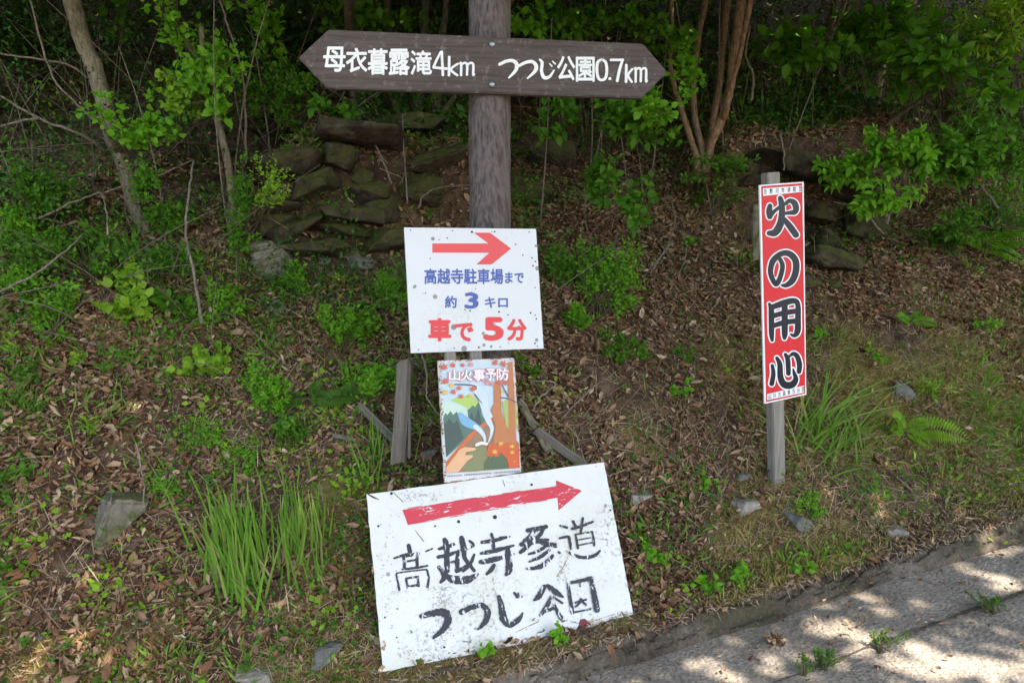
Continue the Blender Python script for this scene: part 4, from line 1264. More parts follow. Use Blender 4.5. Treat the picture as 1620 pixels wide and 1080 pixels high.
# limbs and dead branches of the undergrowth that stand out
def branch(name, pix, d, w, label, cat='branch', mat='twig', group=None):
    n = len(pix)
    pts = []
    for i, (x, y) in enumerate(pix):
        t = i / max(n - 1, 1)
        pts.append(P(x, y, d[0] * (1 - t) + d[1] * t))
    rad = [(w[0] * (1 - i / (n - 1)) + w[1] * i / (n - 1)) * .72 / 2 * pts[i].y / F for i in range(n)]
    b = pts[0]
    sp, sr = smooth_path([tuple(p - b) for p in pts], rad, 6)
    for i in range(1, len(sp) - 1):
        sp[i] = sp[i] + np.array([random.gauss(0, 1), random.gauss(0, 1), random.gauss(0, 1)]) * .0018
    mb = MB(); mb.tube(sp, sr, 6, .08)
    o = mb.build(name, M[mat], None, True)
    o.location = b
    return tag(o, label, cat, group)
DB = 'bare dead branches'
for pix, d, w, lb in (
 ([(165, 238), (130, 214), (60, 186), (0, 152)], (3.5, 3.2), (8, 5), 'forked dead branch reaching left from the pale tree at mid height'),
 ([(62, 187), (30, 192), (0, 201)], (3.3, 3.2), (5, 4), 'short dead side branch below the forked dead branch'),
 ([(140, 124), (112, 104), (72, 96), (0, 84)], (3.55, 3.4), (5, 4), 'curved grey twig left of the pale tree'),
 ([(150, 192), (118, 160), (88, 128), (66, 70), (48, 0)], (3.5, 3.4), (5, 4), 'long bare stem arching up at the far left'),
 ([(0, 290), (38, 296), (90, 284), (150, 270)], (3.3, 3.6), (6, 3), 'pale dead twig low at the left edge'),
 ([(62, 345), (120, 318), (165, 303), (240, 282), (306, 252)], (3.1, 3.5), (5, 3), 'long dead twig crossing the foot of the pale tree'),
 ([(170, 372), (168, 330), (160, 302)], (3.1, 3.3), (4, 3), 'upright dead twig holding the long crossing twig'),
 ([(320, 512), (304, 420), (294, 370), (300, 300), (306, 255)], (2.95, 3.4), (7, 4), 'pale vine hanging straight down left of the mossy boulder'),
 ([(390, 260), (388, 180), (382, 110), (360, 40), (348, 0)], (3.7, 3.6), (6, 4), 'tall thin bare stem right of the brown sapling'),
 ([(0, 462), (60, 430), (110, 390), (130, 372)], (2.75, 3.0), (6, 3), 'slanting brown stick at the left edge'),
 ([(645, 322), (640, 250), (636, 180)], (3.6, 3.8), (4, 3), 'straight hanging root in front of the left ledge'),
 ([(620, 290), (598, 238), (578, 208)], (3.6, 3.8), (5, 3), 'crooked root hanging beside the overhang'),
 ([(662, 330), (672, 308), (700, 296), (742, 293)], (3.55, 3.4), (4, 2), 'arched pale twig touching the post'),
 ([(1240, 270), (1240, 240), (1234, 208)], (4.2, 4.2), (4, 3), 'thin upright twig above the red sign'),
 ([(1250, 95), (1300, 60), (1360, 25), (1420, -10)], (5.3, 5.0), (8, 6), 'long straight bare branch rising right at the top'),
 ([(1188, 160), (1192, 120), (1180, 90), (1186, 40)], (4.6, 4.6), (6, 4), 'bare grey stem right of the orange tree'),
 ([(1570, 100), (1500, 130), (1440, 170), (1400, 200)], (4.6, 4.9), (10, 6), 'mossy branch through the leaves at the upper right'),
 ([(1404, 355), (1408, 325), (1400, 300)], (3.9, 4.0), (5, 3), 'bare stalk under the rosette-leaved bush'),
 ([(1398, 370), (1360, 330), (1320, 320)], (3.9, 4.0), (4, 2), 'dead twig lying below the rosette-leaved bush'),
 ([(842, 650), (858, 625), (880, 606), (842, 604)], (2.65, 2.7), (4, 3), 'thin looped stem right of the poster'),
 ([(890, 660), (930, 620), (956, 598)], (2.7, 3.0), (4, 3), 'thin pale stick on the bank right of the poster'),
 ([(668, 560), (676, 600), (676, 630), (700, 660)], (2.72, 2.62), (4, 3), 'thin trailing stem left of the poster'),
 ([(215, 700), (222, 735), (228, 770), (226, 800)], (2.3, 2.25), (4, 3), 'short dead stalk above the big pale-faced boulder'),
 ([(1030, 430), (1046, 405), (1064, 380)], (3.4, 3.5), (4, 2), 'small forked dry stalk right of the bright bush'),
 ([(1580, 330), (1540, 280), (1500, 250), (1440, 235)], (4.0, 4.4), (5, 3), 'bare twig among the leaves at the right edge')):
    branch('dead_branch', pix, d, w, lb, group=DB)

# ------------------------------------------------------------------ leafy plants
def plant_parts(name, label, base, leafV, leafF, leafmat, twigs, cat='shrub', group=None, stemmat='stem', part='foliage', solid=True):
    b = np.array(base)
    root = tag(empty(name, Matrix.Translation(Vector(base))), label, cat, group)
    link(part, mesh_from(part, leafV - b, leafF, False), M[leafmat], root)
    if twigs:
        mb = MB()
        for pts, rad in twigs: mb.tube([tuple(np.array(p) - b) for p in pts], rad, 4)
        mb.build('stems', M[stemmat], root, True)
    return root
STYLE = {  # leaf length m, width ratio, leaves per twig, whorl, 8-vertex leaf, twig length spread
 'fine': dict(L=.022, W=.66, n=15, whorl=False),
 'small': dict(L=.030, W=.55, n=12, whorl=False),
 'rosette': dict(L=.058, W=.5, n=10, whorl=True),
 'round': dict(L=.045, W=.95, n=7, whorl=False),
 'broad': dict(L=.062, W=.62, n=8, whorl=False),
 'big': dict(L=.115, W=.62, n=6, whorl=True),
 'lance': dict(L=.06, W=.32, n=9, whorl=False)}
def shrub(name, label, px, py, wpx, hpx, style, mat, dens=1.0, d=None, cat='shrub', group='leafy bushes on the bank', hang=False, basepx=None, lscale=1.0):
    rs = np.random.default_rng(int(px * 13 + py * 7 + wpx))
    st = STYLE[style]
    if d is None:
        gb_ = G(*(basepx or (px, py + hpx * .42)))
        dd = gb_.y + .02
        base = np.array(gb_)
    else:
        dd = d
        base = np.array(P(*(basepx or (px, py + hpx * .3)), d + .05))
    k = dd / F
    c = np.array(P(px, py, dd))
    ax = np.array([wpx * k / 2, wpx * k * .33, hpx * k / 2])
    Lf = st['L'] * lscale
    area = wpx * hpx * k * k
    nt_ = max(5, int(dens * area / (Lf * Lf * st['W'] * .5) * 3.3 / st['n']))
    pos = []; dr = []; nm = []; ln = []; twigs = []
    # a lopsided crown: several lobes
    lob = rs.normal(size=(6, 3)) * .45
    for i in range(nt_):
        p = rs.normal(size=3); p /= np.linalg.norm(p); p *= rs.uniform(.15, 1) ** .5
        lb = lob[rs.integers(6)]
        p = .62 * p + lb
        tip = c + p * ax
        gz_ = float(ground(tip[0], tip[1])) + .02
        if tip[2] < gz_: tip[2] = gz_ + rs.uniform(0, .05)
        st0 = base + rs.normal(size=3) * np.array([.15, .15, .02]) * ax[0]
        mid = st0 * .45 + tip * .55 + np.array([0, 0, (.12 if not hang else .3) * ax[2]]) + rs.normal(size=3) * ax * .12
        path = [st0 * (1 - t) ** 2 + 2 * mid * t * (1 - t) + tip * t * t for t in (0, .35, .7, 1.0)]
        if i % 2 == 0 or nt_ < 30: twigs.append((path, [.0035, .0028, .002, .0012] if ax[0] > .12 else [.0022, .0018, .0013, .0008]))
        T = path[3] - path[2]; T = T / max(np.linalg.norm(T), 1e-6)
        n = st['n']
        for j in range(n):
            if st['whorl']:
                t = 1 - (.12 if j < n * .7 else .35) * rs.random()
            else:
                t = rs.uniform(.55, 1.0)
            q = path[2] * (1 - (t - .7) / .3) + path[3] * ((t - .7) / .3) if t > .7 else path[1] * (1 - (t - .35) / .35) + path[2] * ((t - .35) / .35)
            a = j * 2.4 + rs.normal() * .3
            side = np.cross(T, [0, 0, 1.0]); side /= max(np.linalg.norm(side), 1e-6)
            up = np.cross(side, T)
            rd = side * math.cos(a) + up * math.sin(a)
            dv = rd * (1.0 if st['whorl'] else .9) + T * .55 + np.array([0, -.12, .05]) + rs.normal(size=3) * .25
            pos.append(q + rs.normal(size=3) * (.006 if st['whorl'] else .25 * Lf)); dr.append(dv)
            nm.append(np.array([.05, -.75, .9]) + rs.normal(size=3) * .45)
            ln.append(Lf * rs.uniform(.6, 1.2))
    ln = np.array(ln)
    big8 = style in ('rosette', 'round', 'broad', 'big')
    V, Fc = leaves(LEAF8_V if big8 else LEAF4_V, LEAF8_F if big8 else LEAF4_F, pos, dr, nm, ln, ln * st['W'] * 1.3)
    return plant_parts(name, label, base, V, Fc, mat, twigs, cat, group)
S = shrub
S('small_bush', 'dense bright fine-leaved bush between the mossy boulder and the white sign', 541, 521, 106, 84, 'fine', 'leaf_bright', 1.2)
S('small_bush', 'fine-leaved bush touching the left edge of the white sign', 617, 456, 66, 86, 'fine', 'leaf_bright', 1.0)
S('small_bush', 'bright sprig growing over the top of the rotten stump', 590, 606, 120, 66, 'small', 'leaf_bright', .9, basepx=(590, 640))
S('small_bush', 'fine-leaved bush on dead leaves left of the stump, upper half', 432, 622, 104, 84, 'fine', 'leaf_bright', 1.15)
S('small_bush', 'fine-leaved bush hanging below the upper one left of the stump', 452, 684, 72, 76, 'fine', 'leaf_mid', 1.0)
S('vine', 'yellow-green palm-leaved vine at the foot of the hanging pale vine', 330, 572, 80, 84, 'round', 'leaf_lime', .8, cat='vine')
S('vine', 'round-leaved pale green vine left of the hanging pale vine', 197, 474, 120, 76, 'round', 'leaf_lime', 1.0, cat='vine')
S('small_bush', 'low mid-green bush right of the round-leaved vine', 282, 492, 66, 58, 'broad', 'leaf_mid', .7)
S('small_bush', 'fine-leaved bush left of the round-leaved vine', 92, 498, 110, 80, 'small', 'leaf_bright', .9)
S('small_bush', 'wide dark small-leaved bush under the pale tree', 150, 392, 210, 120, 'small', 'leaf_mid', .95)
S('small_bush', 'small-leaved bush cut by the left edge below the dead twigs', 26, 372, 100, 90, 'small', 'leaf_bright', .9)
S('small_bush', 'bush of mid-green leaves on the left side of the sapling foot', 290, 410, 80, 70, 'small', 'leaf_mid', .7)
S('small_bush', 'leafy sprig just right of the mossy boulder', 466, 442, 68, 66, 'small', 'leaf_bright', .7)
S('small_bush', 'tall bright fine-leaved bush right of the white sign', 948, 432, 150, 150, 'fine', 'leaf_bright', 1.0)
S('small_bush', 'lower left lobe of fine leaves beside the white sign edge', 902, 498, 58, 74, 'fine', 'leaf_bright', 1.0)
S('small_bush', 'small fine-leaved tuft below the tall bright bush', 985, 552, 70, 54, 'fine', 'leaf_mid', .9)
S('small_bush', 'heart-leaved plant under the right arm of the board', 944, 250, 80, 96, 'broad', 'leaf_mid', .75, d=3.7, hang=True)
S('small_bush', 'broad-leaved bush directly below the right end of the board', 1004, 190, 150, 90, 'broad', 'leaf_mid', .8, d=3.85, hang=True)
S('small_bush', 'bright leaves under the right arrow tip', 1030, 172, 80, 60, 'round', 'leaf_bright', .8, d=3.6, hang=True)
S('small_bush', 'leafy plant right of the post below the board', 885, 185, 90, 70, 'broad', 'leaf_mid', .6, d=3.9, hang=True)
S('small_bush', 'heart-leaved seedling halfway between post and red sign', 998, 326, 84, 70, 'round', 'leaf_mid', .8, d=3.65)
S('small_bush', 'pale leafed twigs left of the red sign', 1120, 318, 80, 60, 'fine', 'leaf_mid', .35)
S('azalea', 'rosette-leaved azalea overhanging the rock right of the red sign', 1396, 268, 176, 96, 'rosette', 'leaf_bright', 1.15, d=4.0, hang=True, basepx=(1450, 250))
S('azalea', 'lower drooping azalea branch right of the red sign top', 1376, 322, 70, 50, 'rosette', 'leaf_bright', 1.0, d=3.9, hang=True, basepx=(1400, 290))
S('azalea', 'azalea spray further right above the ferns', 1490, 226, 180, 110, 'rosette', 'leaf_mid', 1.0, d=4.1, hang=True)
S('small_bush', 'big-leaved bush at the upper right', 1502, 122, 220, 150, 'big', 'leaf_mid', .9, d=4.4, hang=True, lscale=.78)
S('small_bush', 'big-leaved branch right of the orange-brown tree', 1262, 78, 150, 90, 'big', 'leaf_mid', .8, d=4.7, hang=True, lscale=.75)
S('small_bush', 'large leaves in the middle of the upper right', 1390, 70, 130, 100, 'big', 'leaf_mid', .9, d=5.0, hang=True, lscale=.7)
S('small_bush', 'yellow-green spray in the top right corner', 1568, 45, 150, 110, 'lance', 'leaf_lime', .6, d=4.3, hang=True)
S('small_bush', 'fine dark bush at the right edge above the tall fern', 1560, 330, 150, 110, 'small', 'leaf_mid', .75, d=4.2)
S('small_bush', 'mid-green foliage at the right edge', 1580, 210, 130, 130, 'small', 'leaf_mid', .9, d=4.4)
S('leaf_cluster', 'big bright leaf cluster around the brown sapling', 318, 116, 150, 150, 'broad', 'leaf_bright', .75, d=3.45, hang=True, basepx=(330, 150), cat='foliage', lscale=.68)
S('leaf_cluster', 'yellow-green leaf cluster low on the brown sapling', 262, 140, 90, 70, 'round', 'leaf_lime', .6, d=3.42, hang=True, basepx=(330, 165), cat='foliage', lscale=.75)
S('leaf_cluster', 'bright leaves growing around the trunk of the leaning pale tree', 212, 214, 110, 84, 'round', 'leaf_bright', .9, d=3.3, hang=True, basepx=(190, 240), cat='foliage', lscale=.75)
S('leaf_cluster', 'leaves on the sapling just below its fork', 338, 172, 40, 40, 'broad', 'leaf_bright', .8, d=3.4, hang=True, cat='foliage')
S('leaf_cluster', 'leaf sprigs at the foot of the leaning pale tree', 232, 290, 80, 60, 'small', 'leaf_mid', .7, d=3.3, cat='foliage')
S('leaf_cluster', 'small sprig left of the bright sapling cluster', 182, 40, 50, 60, 'round', 'leaf_mid', .5, d=3.9, hang=True, cat='foliage')
S('small_bush', 'yellow-green sprig in front of the left ledge', 438, 284, 66, 76, 'fine', 'leaf_lime', .5, d=3.35, basepx=(410, 350))
S('small_bush', 'narrow leafy column left of the rock ledge', 386, 330, 44, 150, 'small', 'leaf_mid', .8, d=3.4)
S('small_bush', 'low sprig on the rocks between ledge and post', 684, 334, 90, 46, 'small', 'leaf_mid', .6)
S('small_bush', 'leaves hanging from the left end of the direction board', 520, 178, 90, 50, 'broad', 'leaf_mid', .7, d=3.7, hang=True)
S('small_bush', 'leafy sprig behind the left arrow tip', 478, 130, 70, 60, 'small', 'leaf_mid', .6, d=3.9, hang=True)
S('small_bush', 'broad leaves above the left half of the board', 590, 25, 200, 70, 'broad', 'leaf_mid', .8, d=4.2, hang=True)
S('small_bush', 'dark leaves above the left arrow point', 450, 40, 160, 100, 'broad', 'leaf_dark', .8, d=4.4, hang=True)
S('small_bush', 'broad leaves above the right half of the board', 900, 36, 200, 84, 'broad', 'leaf_mid', .8, d=4.3, hang=True)
S('small_bush', 'leaf spray just above the right end of the board', 1010, 45, 110, 70, 'round', 'leaf_mid', .7, d=4.2, hang=True)
S('small_bush', 'bright leaf tips right of the post top', 850, 20, 80, 50, 'broad', 'leaf_bright', .6, d=4.0, hang=True)
S('small_bush', 'leafy seedling above the poster right corner', 836, 590, 40, 40, 'small', 'leaf_mid', .5)
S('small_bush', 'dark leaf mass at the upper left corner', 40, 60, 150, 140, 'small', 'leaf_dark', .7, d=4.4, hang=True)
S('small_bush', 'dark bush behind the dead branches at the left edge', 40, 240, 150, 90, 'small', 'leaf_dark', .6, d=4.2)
S('small_bush', 'leafy bush between the dead twigs and the mossy boulder', 350, 480, 84, 70, 'small', 'leaf_bright', .8)
S('small_bush', 'low bush under the wide dark bush, near the left edge', 30, 452, 90, 60, 'small', 'leaf_bright', .8)
S('small_bush', 'tall sprig in front of the dead branches at far left', 60, 310, 90, 100, 'small', 'leaf_mid', .9, d=3.3)
S('small_bush', 'sprig of leaves by the foot of the brown sapling', 400, 395, 60, 60, 'small', 'leaf_bright', .8)
S('small_bush', 'fine foliage between the two left trees, above the ground', 270, 330, 110, 80, 'small', 'leaf_mid', .8, d=3.45)
S('small_bush', 'leafy twigs left of the arrow board point', 430, 150, 90, 110, 'small', 'leaf_mid', .8, d=4.0, hang=True)
S('small_bush', 'bright leaf spray at the top between sapling and board', 430, 30, 110, 70, 'broad', 'leaf_bright', .7, d=3.9, hang=True, lscale=.8)
S('small_bush', 'leafy twig crossing the base of the orange-brown tree', 1080, 110, 70, 110, 'round', 'leaf_bright', .6, d=4.1, hang=True, lscale=.8)
S('small_bush', 'low leaves at the foot of the orange-brown tree', 1150, 262, 110, 40, 'small', 'leaf_mid', .7, d=4.2)
S('small_bush', 'fine bush left of the tall bright bush beside the white sign', 880, 420, 50, 110, 'small', 'leaf_mid', .7)
S('small_bush', 'grey-green sprays at the right edge above the tall fern', 1500, 380, 90, 50, 'small', 'leaf_mid', .8)
SE = 'seedlings on the bank'
for px, py, wp, hp, stl, mt, lb in (
 (126, 574, 26, 26, 'round', 'leaf_lime', 'three-leaved lime seedling on bare leaf litter at left'),
 (190, 570, 40, 26, 'round', 'leaf_bright', 'pair of lime seedlings right of the three-leaved seedling'),
 (20, 560, 50, 40, 'lance', 'leaf_lime', 'pale pointed leaves at the left edge'),
 (140, 680, 40, 46, 'lance', 'leaf_lime', 'yellowish fern-like seedling above the pale-faced boulder'),
 (50, 606, 60, 30, 'small', 'leaf_mid', 'small green tuft below the pale pointed leaves'),
 (50, 660, 50, 30, 'small', 'leaf_mid', 'low dark sprig near the left edge'),
 (330, 690, 90, 60, 'fine', 'leaf_bright', 'fine green sprigs above the tall grass'),
 (250, 770, 70, 50, 'fine', 'leaf_bright', 'fine sprigs beside the pale-faced boulder'),
 (390, 720, 70, 50, 'fine', 'leaf_bright', 'fine green sprig at the top of the tall grass'),
 (15, 765, 30, 30, 'broad', 'leaf_mid', 'dark leaf pair at the left edge, middle'),
 (20, 925, 40, 40, 'broad', 'leaf_mid', 'dark green leaves at the left edge, lower down'),
 (1095, 385, 30, 40, 'round', 'leaf_bright', 'small round-leaved sprig on the dark bank left of the red sign'),
 (1080, 560, 40, 50, 'round', 'leaf_mid', 'green heart leaves right of the signs on bare soil'),
 (1075, 620, 40, 50, 'round', 'leaf_bright', 'low leaves below the heart leaves on bare soil'),
 (1130, 770, 40, 36, 'broad', 'leaf_bright', 'leafy weed left of the whitish stone'),
 (1285, 800, 56, 40, 'small', 'leaf_bright', 'weed clump right of the blue-grey slab'),
 (1274, 900, 56, 34, 'round', 'leaf_bright', 'weed clump right above the kerb'),
 (1180, 920, 44, 40, 'broad', 'leaf_bright', 'upright weed growing at the kerb'),
 (1120, 935, 50, 30, 'broad', 'leaf_bright', 'low weed at the kerb right of the signboard'),
 (1040, 880, 60, 50, 'round', 'leaf_bright', 'creeping weed against the right edge of the signboard'),
 (1020, 850, 50, 36, 'round', 'leaf_mid', 'small creeping weed higher on the signboard edge'),
 (1300, 540, 26, 26, 'broad', 'leaf_bright', 'single bright seedling right of the red sign'),
 (1384, 576, 26, 20, 'broad', 'leaf_bright', 'low seedling above the long grass'),
 (1545, 510, 60, 26, 'broad', 'leaf_bright', 'leafy seedling on brown litter at the right'),
 (1470, 615, 50, 40, 'lance', 'leaf_lime', 'pale long-leaved seedling right of the slate piece'),
 (880, 1020, 30, 16, 'round', 'leaf_bright', 'little weed under the signboard lower edge'),
 (770, 1045, 40, 20, 'round', 'leaf_bright', 'small weed at the kerb below the signboard'),
 (1225, 745, 30, 40, 'small', 'leaf_mid', 'green tuft at the foot of the red sign post')):
    S('seedling', lb, px, py, wp, hp, stl, mt, .3 if stl in ('round', 'broad', 'lance') else .5, cat='seedling', group=SE, lscale=.55)
RW = 'weeds in the road joint'
for px, py, wp, hp, lb in ((1300, 1048, 54, 36, 'largest weed clump in the road joint, cut near the bottom edge'), (1392, 1026, 50, 24, 'low weed clump in the middle of the road joint'),
                           (1566, 962, 60, 20, 'weed strip in the road joint at the right edge'), (1272, 1068, 30, 20, 'small pale weed beside the largest road weed')):
    S('road_weed', lb, px, py, wp * 1.15, hp * .62, 'small', 'leaf_weed', .7, cat='weed', group=RW, lscale=.42)

# ------------------------------------------------------------------ grass clumps and ferns
def blades(base, n, length, spread, lean, rs, width=.006, curl=.5):
    V = []; Fc = []
    for i in range(n):
        b = np.array(base(rs))
        L = length * rs.uniform(.45, 1.1)
        dr = np.array([rs.normal() * spread + lean[0], rs.normal() * spread * .7 + lean[1], 1.0]); dr /= np.linalg.norm(dr)
        sag = np.array([dr[0], dr[1], 0]) * curl * rs.uniform(.3, 1.6) + np.array([0, 0, -curl * .5 * rs.uniform(0, 1)])
        sd = np.cross(dr, rs.normal(size=3)); sd /= np.linalg.norm(sd)
        if abs(sd[1]) > .7: sd = np.array([1.0, .3, 0])
        w_ = width * rs.uniform(.6, 1.2)
        o = len(V)
        for k in range(6):
            t = k / 5
            p = b + dr * L * t + sag * L * t * t
            ww = w_ * (1 - t) ** .6 * (.6 + .8 * min(t * 3, .5))
            V += [p - sd * ww, p + sd * ww]
        for k in range(5):
            Fc += [(o + 2 * k, o + 2 * k + 1, o + 2 * k + 3), (o + 2 * k, o + 2 * k + 3, o + 2 * k + 2)]
    return np.array(V), np.array(Fc)
def grass(label, px, py, wpx, n, length, spread, lean, width, seed, hpx=20, curl=.5):
    rs = np.random.default_rng(seed)
    def base(r):
        g = G(px + r.normal() * wpx * .33, py + r.normal() * hpx * .5)
        return (g.x, g.y, g.z - .01)
    V, Fc = blades(base, n, length, spread, lean, rs, width, curl)
    b = np.array(G(px, py))
    root = tag(empty('grass_clump', Matrix.Translation(Vector(b))), label, 'grass', 'clumps of long grass')
    link('blades', mesh_from('blades', V - b, Fc), M['grass'], root)
    V, Fc = blades(base, max(3, n // 8), length * .75, spread * 1.8, lean, rs, width * .7, curl * 1.8)
    link('dry_blades', mesh_from('dry_blades', V - b, Fc), M['straw'], root)
grass('tall upright grass clump between the pale-faced boulder and the signboard', 380, 905, 80, 150, .34, .13, (-.10, -.05), .0058, 3, 60, .22)
grass('thinner upright grass clump just left of the signboard', 470, 880, 70, 85, .28, .11, (-.03, -.05), .005, 4, 70, .2)
grass('sparse grass left of the rotten stump', 600, 740, 60, 24, .25, .12, (0, -.05), .004, 5, 40, .3)
grass('long arching grass blades right of the red sign post', 1285, 695, 50, 42, .5, .4, (.35, -.1), .0065, 6, 50, .6)
grass('arching grass blades springing up below the slate piece', 1335, 720, 70, 40, .36, .35, (.25, -.1), .0055, 7, 30, .7)
grass('thin grass at the right edge of the bank', 1560, 600, 60, 16, .3, .3, (.1, -.1), .0045, 8, 60, .7)
grass('few thin blades on the leaf litter at left', 150, 650, 60, 10, .2, .2, (0, -.1), .004, 9, 60, .5)
grass('short grass beside the top of the pale-faced boulder', 250, 745, 60, 20, .16, .4, (0, -.2), .004, 10, 20, .8)

def fern(label, px, py, fronds, mat, scale=1.0):
    b = np.array(G(px, py)) + np.array([0, -.01, .035])
    root = tag(empty('fern', Matrix.Translation(Vector(b))), label, 'fern', 'ferns on the bank')
    for (ang, L, rise) in fronds:
        L *= scale
        hd = np.array([math.cos(ang), -.45, math.sin(ang)]); hd /= np.linalg.norm(hd)
        pos = []; dr = []; ln = []; nm = []
        path = []
        n = 22
        for i in range(n + 1):
            t = i / n
            path.append(hd * L * t + np.array([0, -.02, rise]) * L * t - np.array([0, 0, .55]) * L * t * t)
        for i in range(2, n + 1):
            t = i / n
            T = path[i] - path[i - 1]; T /= np.linalg.norm(T)
            sd = np.cross(T, [0, -.8, .6]); sd /= np.linalg.norm(sd)
            for sgn in (-1, 1):
                pos.append(path[i]); dr.append(sd * sgn + T * .35); nm.append([0, -.8, .6])
                ln.append(L * .27 * math.sin(math.pi * min(1, .12 + .88 * t)) ** .7 + .006)
        ln = np.array(ln)
        V, Fc = leaves(LEAF4_V, LEAF4_F, pos, dr, nm, ln, ln * .28)
        fr = link('frond', mesh_from('frond', V, Fc), M[mat], root)
        mb = MB(); mb.tube([tuple(p) for p in path[::3]], [.0022 - .00024 * i for i in range(len(path[::3]))], 4)
        mb.build('stalk', M['stem'], fr)
fern('bright yellow-green fern lying open right of the long grass', 1428, 694, [(.25, .30, .3), (.8, .14, .4), (2.2, .20, .3), (-.2, .14, .2), (2.7, .12, .3)], 'leaf_lime', .95)
fern('tall green fern at the upper right of the bank', 1552, 402, [(.2, .30, .5), (.7, .34, .5), (1.3, .3, .4), (2.0, .22, .4), (-.2, .26, .3), (2.7, .2, .3)], 'leaf_bright')
fern('small fern under the bright sprig of the stump', 570, 640, [(3.0, .22, .3), (2.4, .14, .3)], 'leaf_weed', .8)
fern('fern in the shade right of the fine-leaved bush left of the stump', 490, 640, [(3.1, .2, .2), (.1, .18, .3), (.9, .16, .3)], 'leaf_weed', .8)
fern('small fern on brown litter right of the red sign', 1438, 520, [(.2, .14, .3), (2.6, .14, .3), (1.2, .1, .3)], 'leaf_bright')

# ------------------------------------------------------------------ uncountable cover: litter, straw, weeds, moss
def scatter(n, x0, x1, s0, s1, dens=None, lift=.0, rng=RNG):
    x = rng.uniform(x0, x1, n); s = rng.uniform(s0, s1, n)
    y = y_k(x) + s / KC
    if dens is not None:
        k = (rng.random(n) < dens(x, s)) & ~((x > -.5) & (x < .52) & (s < .2) & (s > .02) & (rng.random(n) < .9))
        x, s, y = x[k], s[k], y[k]
    z = ground(x, y)
    nm = gnormal(x, y)
    return np.stack([x, y, z], -1) + nm * lift, nm, s
def flat_dirs(nm, rng, tilt):
    n = len(nm)
    r = rng.normal(size=(n, 3))
    d = unit(r - nm * np.sum(r * nm, -1, keepdims=True))
    nn = unit(nm + rng.normal(size=(n, 3)) * tilt)
    d = unit(d + nm * rng.normal(size=(n, 1)) * tilt * .5)
    return d, nn
def litter_d(x, s):
    moss = sm(x, .7, 1.6) * (1 - sm(s, .4, .9))
    lowl = (1 - sm(x, -.5, -.1)) * (1 - sm(s, .15, .5)) * .5
    n = .36 + 2.0 * vnoise(x * 2.3 + 3, s * 2.3) + 1.5 * vnoise(x * 7, s * 7) + .8 * vnoise(x * 19, s * 19)
    edge = sm(s, -.02, .16)
    led = 1 - .4 * ((s > 1.42) & (s < 1.75))
    return np.clip((n + .35) * (1 - .9 * moss - lowl) * (.25 + .75 * edge) * led, .03, 1)
pos, nm, s = scatter(120000, -2.6, 3.9, .0, 2.3, litter_d, .008)
d_, nn = flat_dirs(nm, RNG, .62)
ln = RNG.uniform(.011, .036, len(pos)) * RNG.choice([.5, 1, 1.35, 2.0], len(pos), p=[.32, .36, .23, .09])
V, Fc = leaves(DEAD_V, LEAF8_F, pos + nm * RNG.uniform(0, .012, (len(pos), 1)), d_, nn, ln, ln * RNG.uniform(.2, .75, len(pos)))
pos, nm, s = scatter(16000, -2.4, 3.6, 1.05, 1.95, lambda x, s: .75 + 0 * x, .008)
d_, nn = flat_dirs(nm, RNG, .6)
ln = RNG.uniform(.012, .05, len(pos))
V2, F2 = leaves(DEAD_V, LEAF8_F, pos + nm * RNG.uniform(0, .012, (len(pos), 1)), d_, nn, ln, ln * RNG.uniform(.25, .75, len(pos)))
Fc = np.concatenate([Fc, F2 + len(V)]); V = np.concatenate([V, V2])
tag(link('leaf_litter', mesh_from('leaf_litter', V, Fc), M['dead']), 'brown dead leaves covering the bank', 'leaf litter', kind='stuff')
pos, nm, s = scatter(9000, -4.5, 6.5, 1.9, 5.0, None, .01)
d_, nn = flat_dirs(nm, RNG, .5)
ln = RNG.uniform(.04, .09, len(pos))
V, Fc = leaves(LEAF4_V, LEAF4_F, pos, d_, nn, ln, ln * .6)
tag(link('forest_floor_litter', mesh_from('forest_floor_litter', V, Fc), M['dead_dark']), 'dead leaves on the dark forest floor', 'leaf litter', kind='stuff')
# the same cover, thinner, along the bank beyond the two ends of the view
for nm_, x0, x1, cnt in (('bank_litter', 3.9, 9.0, 16000), ('bank_litter', -6.0, -2.6, 10000)):
    pos, nm, s = scatter(cnt, x0, x1, .03, 2.6, None, .008)
    d_, nn = flat_dirs(nm, RNG, .5)
    ln = RNG.uniform(.03, .07, len(pos))
    V, Fc = leaves(LEAF4_V, LEAF4_F, pos, d_, nn, ln, ln * .6)
    tag(link(nm_, mesh_from(nm_, V, Fc), M['dead']), 'brown dead leaves further along the bank', 'leaf litter', kind='stuff')
    pos, nm, s = scatter(cnt // 2, x0, x1, .05, 2.4, lambda x, s: np.clip(.4 + 1.6 * vnoise(x * 1.7, s * 1.7), 0, 1), .02)
    d_ = unit(nm + RNG.normal(size=nm.shape) * .7)
    ln = RNG.uniform(.02, .06, len(pos))
    V, Fc = leaves(LEAF4_V, LEAF4_F, pos, d_, rnd_dirs(len(pos)), ln, ln * .7)
    tag(link('bank_greenery', mesh_from('bank_greenery', V, Fc), M['leaf_mid']), 'low greenery further along the bank', 'ground plants', kind='stuff')
